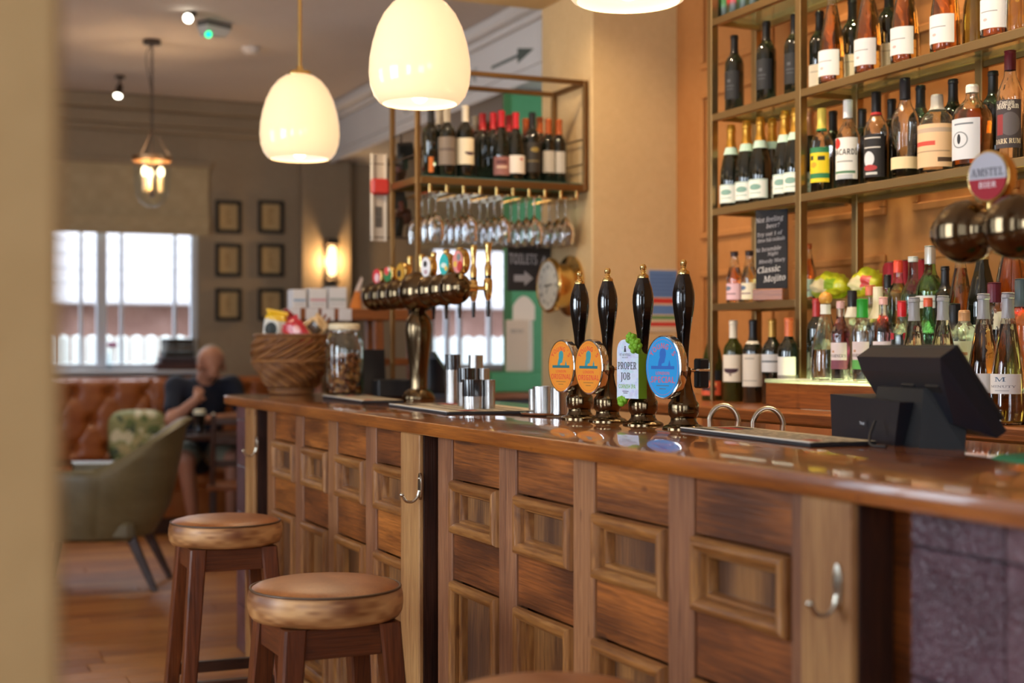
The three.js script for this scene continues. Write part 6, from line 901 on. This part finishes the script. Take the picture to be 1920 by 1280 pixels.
// ---- olive armchair, its curved back towards the bar
{
  const [ax, az] = atD(182, 7.85), g = thing('armchair', 'olive green armchair with curved back and dark splayed legs', 'armchair', [ax, 0, az], -YAW + 0.05), cloth = phy({ map: paintTex(206, [98, 86, 56], 14, 0.4), roughness: 0.45, clearcoat: 0.15, clearcoatRoughness: 0.4 });
  // local x to the bar (back of the chair), z towards the photographer; the shell sweeps round from arm to back to arm
  const N = 48, outer = [], topY = (t) => { const b = Math.max(0, Math.cos((t - 0.5) * Math.PI * 1.25)); return 0.66 + 0.27 * Math.pow(b, 1.5); };
  const pos = [], uvv = [], ring = (t, off) => { const ang = (t - 0.5) * Math.PI * 1.12, rx = 0.36 + off, rz = 0.35 + off, ex = Math.abs(t - 0.5) > 0.36 ? 1 : 1; let x = Math.cos(ang) * rx, z = Math.sin(ang) * rz; if (x < 0.05) x = 0.05 - (Math.abs(t - 0.5) - 0.42) * 3.0; return [x, z]; };
  const shell = [];
  for (let i = 0; i <= N; i++) { const t = i / N, [xo, zo] = ring(t, 0.0), [xi, zi] = ring(t, -0.085), yt = topY(t), lean = 0.16 * Math.pow((yt - 0.4) / 0.5, 1.2) * Math.max(0, Math.cos((t - 0.5) * Math.PI)); shell.push([[xo * 0.86, 0.29, zo * 0.86], [xo * 0.97 + lean * 0.3, 0.45, zo * 0.97], [xo + lean * 0.75, yt - 0.06, zo], [xo + lean - 0.01, yt - 0.012, zo * 0.985], [xo + lean - 0.04, yt, zo * 0.95 ], [xi + lean, yt - 0.012, zi], [xi + lean * 0.8, yt - 0.06, zi], [xi, 0.40, zi]]); }
  const K = shell[0].length; for (let i = 0; i < N; i++) for (let k = 0; k < K - 1; k++) { const a = shell[i][k], b = shell[i + 1][k], c = shell[i + 1][k + 1], d = shell[i][k + 1]; pos.push(...a, ...c, ...b, ...a, ...d, ...c); for (const q of [a, c, b, a, d, c]) uvv.push(q[2] + q[0], q[1]); }
  for (const i of [0, N]) { const s = shell[i]; for (let k = 1; k < K - 1; k++) { const tri = i === 0 ? [s[0], s[k + 1], s[k]] : [s[0], s[k], s[k + 1]]; for (const q of tri) { pos.push(...q); uvv.push(q[0], q[1]); } } }
  let sg = new THREE.BufferGeometry(); sg.setAttribute('position', new THREE.BufferAttribute(new Float32Array(pos), 3)); sg.setAttribute('uv', new THREE.BufferAttribute(new Float32Array(uvv), 2)); sg.computeVertexNormals(); mesh('back_shell', toCreasedNormals(sg, 1.0), cloth, g);
  mesh('seat_base', cbox(0.56, 0.12, 0.54, 0.03).translate(-0.03, 0.33, 0), cloth, g); mesh('seat_cushion', cbox(0.52, 0.10, 0.50, 0.04).translate(-0.06, 0.43, 0), cloth, g);
  for (const k of [-1, 1]) { mesh('leg', leg([0.22, 0.30, k * 0.19], [0.36, 0, k * 0.22], 0.055, 0.032), M.darkWood, g); mesh('leg', leg([-0.26, 0.28, k * 0.22], [-0.32, 0, k * 0.24], 0.05, 0.032), M.darkWood, g); }
}
// ---- seated man
function field(bones, cellSize, k = 0.03) {   // bones: [a, b, ra, rb]; smooth union meshed on a grid
  const lo = [1e9, 1e9, 1e9], hi = [-1e9, -1e9, -1e9]; for (const [a, b, ra, rb] of bones) for (const [p, r] of [[a, ra], [b, rb]]) for (let i = 0; i < 3; i++) { lo[i] = Math.min(lo[i], p[i] - r - 0.03); hi[i] = Math.max(hi[i], p[i] + r + 0.03); }
  const size = Math.max(hi[0] - lo[0], hi[1] - lo[1], hi[2] - lo[2]), n = Math.min(110, Math.ceil(size / cellSize)), mc = new MarchingCubes(n, new THREE.MeshBasicMaterial(), false, false, 400000), c = [0, 1, 2].map((i) => (lo[i] + hi[i]) / 2), half = size / 2;
  mc.isolation = 0;
  for (let z = 0; z < n; z++) for (let y = 0; y < n; y++) for (let x = 0; x < n; x++) {
    const P = [c[0] + (x / n * 2 - 1) * half, c[1] + (y / n * 2 - 1) * half, c[2] + (z / n * 2 - 1) * half]; let d = 1e9;
    for (const [a, b, ra, rb] of bones) { const ab = [b[0] - a[0], b[1] - a[1], b[2] - a[2]], ap = [P[0] - a[0], P[1] - a[1], P[2] - a[2]], L = ab[0] ** 2 + ab[1] ** 2 + ab[2] ** 2, t = L ? Math.max(0, Math.min(1, (ap[0] * ab[0] + ap[1] * ab[1] + ap[2] * ab[2]) / L)) : 0; const q = Math.hypot(ap[0] - ab[0] * t, ap[1] - ab[1] * t, ap[2] - ab[2] * t) - (ra + (rb - ra) * t); const h = Math.max(k - Math.abs(d - q), 0) / k; d = Math.min(d, q) - h * h * k * 0.25; }
    mc.field[x + y * n + z * n * n] = -d;
  }
  mc.update(); const cnt = mc.count, g = new THREE.BufferGeometry(), pa = new Float32Array(mc.positionArray.slice(0, cnt * 3)); for (let i = 0; i < cnt; i++) for (let j = 0; j < 3; j++) pa[i * 3 + j] = c[j] + pa[i * 3 + j] * half;
  g.setAttribute('position', new THREE.BufferAttribute(pa, 3)); let m = mergeVertices(new THREE.BufferGeometry().setAttribute('position', g.attributes.position), 1e-5); m.computeVertexNormals(); return m.toNonIndexed();
}
{
  const P = thing('person', 'man in navy t-shirt and khaki shorts leaning on the table', 'person', [2.05, 0.035, -9.98]), skin = phy({ color: new THREE.Color('#a8745c'), roughness: 0.55 }), navy = css('#141a2c', 0.9), khaki = css('#7c7a68', 0.9), grey = css('#8a8078', 0.9);
  // local: +z towards the table; pelvis on the seat
  const hips = [0, 0.56, 0], chest = [0, 0.90, 0.16], neck = [0, 1.07, 0.24], head = [0.02, 1.175, 0.33], shL = [-0.19, 1.01, 0.19], shR = [0.19, 1.01, 0.19], elL = [-0.25, 0.79, 0.36], elR = [0.25, 0.80, 0.34], haL = [-0.10, 0.93, 0.43], haR = [-0.02, 0.80, 0.50], knL = [-0.17, 0.53, 0.42], knR = [0.15, 0.53, 0.42], anL = [-0.10, 0.09, 0.36], anR = [0.13, 0.09, 0.46];
  const fingers = (h, dir, up) => { const out = []; for (let i = 0; i < 4; i++) { const o = (i - 1.5) * 0.019, L = [0.07, 0.08, 0.076, 0.06][i], a = [h[0] + up[0] * o + dir[0] * 0.04, h[1] + up[1] * o + dir[1] * 0.04, h[2] + up[2] * o + dir[2] * 0.04], b = [a[0] + dir[0] * L * 0.6, a[1] + dir[1] * L * 0.6 + 0.004, a[2] + dir[2] * L * 0.6], c = [b[0] + dir[0] * L * 0.3, b[1] + dir[1] * L * 0.3 - 0.012, b[2] + dir[2] * L * 0.3 - 0.012]; out.push([a, b, 0.0095, 0.009], [b, c, 0.009, 0.008]); } out.push([[h[0] + up[0] * 0.03, h[1] + up[1] * 0.03, h[2] + up[2] * 0.03], [h[0] + up[0] * 0.055 + dir[0] * 0.03, h[1] + up[1] * 0.055 + dir[1] * 0.03, h[2] + up[2] * 0.055 + dir[2] * 0.03], 0.012, 0.009]); return out; };
  const body = [[hips, chest, 0.12, 0.13], [chest, neck, 0.12, 0.055], [neck, head, 0.055, 0.06], [shL, elL, 0.05, 0.043], [elL, haL, 0.043, 0.030], [shR, elR, 0.05, 0.043], [elR, haR, 0.043, 0.030], [[-0.09, 0.55, 0.04], knL, 0.085, 0.06], [[0.09, 0.55, 0.04], knR, 0.085, 0.06], [knL, anL, 0.058, 0.037], [knR, anR, 0.058, 0.037], [anL, [-0.10, 0.035, 0.50], 0.035, 0.03], [anR, [0.14, 0.035, 0.60], 0.035, 0.03]];
  const hd = [[[0.02, 1.19, 0.315], [0.02, 1.20, 0.335], 0.088, 0.088], [[0.02, 1.15, 0.37], [0.02, 1.105, 0.385], 0.062, 0.042], [[0.02, 1.155, 0.405], [0.02, 1.125, 0.428], 0.012, 0.014], [[-0.065, 1.155, 0.33], [-0.068, 1.125, 0.335], 0.014, 0.010], [[0.105, 1.155, 0.33], [0.108, 1.125, 0.335], 0.014, 0.010], [[-0.01, 1.165, 0.402], [0.05, 1.165, 0.402], 0.012, 0.012], [[0.0, 1.095, 0.408], [0.04, 1.095, 0.408], 0.010, 0.010]];
  const hands = [[elL, haL, 0.03, 0.030], [haL, [-0.085, 0.955, 0.42], 0.030, 0.026], ...fingers(haL, [0.35, 0.75, -0.55], [0.8, -0.3, 0.1])], hands2 = [[haR, [-0.05, 0.795, 0.515], 0.029, 0.026], ...fingers(haR, [-0.9, -0.05, 0.35], [0.2, 0.1, 0.9])];
  mesh('body', merge([field(body, 0.012), field(hd, 0.006, 0.02), field(hands.slice(1), 0.004, 0.012), field(hands2, 0.004, 0.012)]), skin, P);
  mesh('t_shirt', field([[[0, 0.54, 0.0], chest, 0.150, 0.150], [chest, [0, 1.02, 0.20], 0.145, 0.085], [[-0.10, 0.98, 0.18], shL, 0.085, 0.068], [[0.10, 0.98, 0.18], shR, 0.085, 0.068], [shL, [-0.235, 0.865, 0.30], 0.066, 0.060], [shR, [0.235, 0.87, 0.285], 0.066, 0.060]], 0.013, 0.05), navy, P);
  mesh('shorts', field([[[-0.06, 0.56, -0.02], [0.06, 0.56, -0.02], 0.135, 0.135], [[-0.09, 0.555, 0.05], [-0.155, 0.54, 0.36], 0.105, 0.088], [[0.09, 0.555, 0.05], [0.14, 0.54, 0.36], 0.105, 0.088]], 0.013, 0.04), khaki, P);
  mesh('hair', field([[[0.02, 1.205, 0.285], [0.02, 1.225, 0.315], 0.086, 0.075], [[0.02, 1.17, 0.275], [0.02, 1.19, 0.28], 0.08, 0.08]], 0.008, 0.03), grey, P);
  for (const s of [[-0.10, 0.42], [0.14, 0.52]]) mesh('shoe', hull([[s[0] - 0.045, 0, s[1] - 0.13], [s[0] + 0.045, 0, s[1] - 0.13], [s[0] - 0.05, 0, s[1] + 0.12], [s[0] + 0.05, 0, s[1] + 0.12], [s[0], 0, s[1] + 0.16], [s[0] - 0.04, 0.10, s[1] - 0.12], [s[0] + 0.04, 0.10, s[1] - 0.12], [s[0] - 0.04, 0.07, s[1] + 0.06], [s[0] + 0.04, 0.07, s[1] + 0.06]]), M.blackMat, P);
  mesh('wrist_watch', new THREE.TorusGeometry(0.034, 0.007, 8, 20).rotateY(1.2).translate(0.0, 0.803, 0.49), M.paper, P);
}
renderer.render(scene, camera);
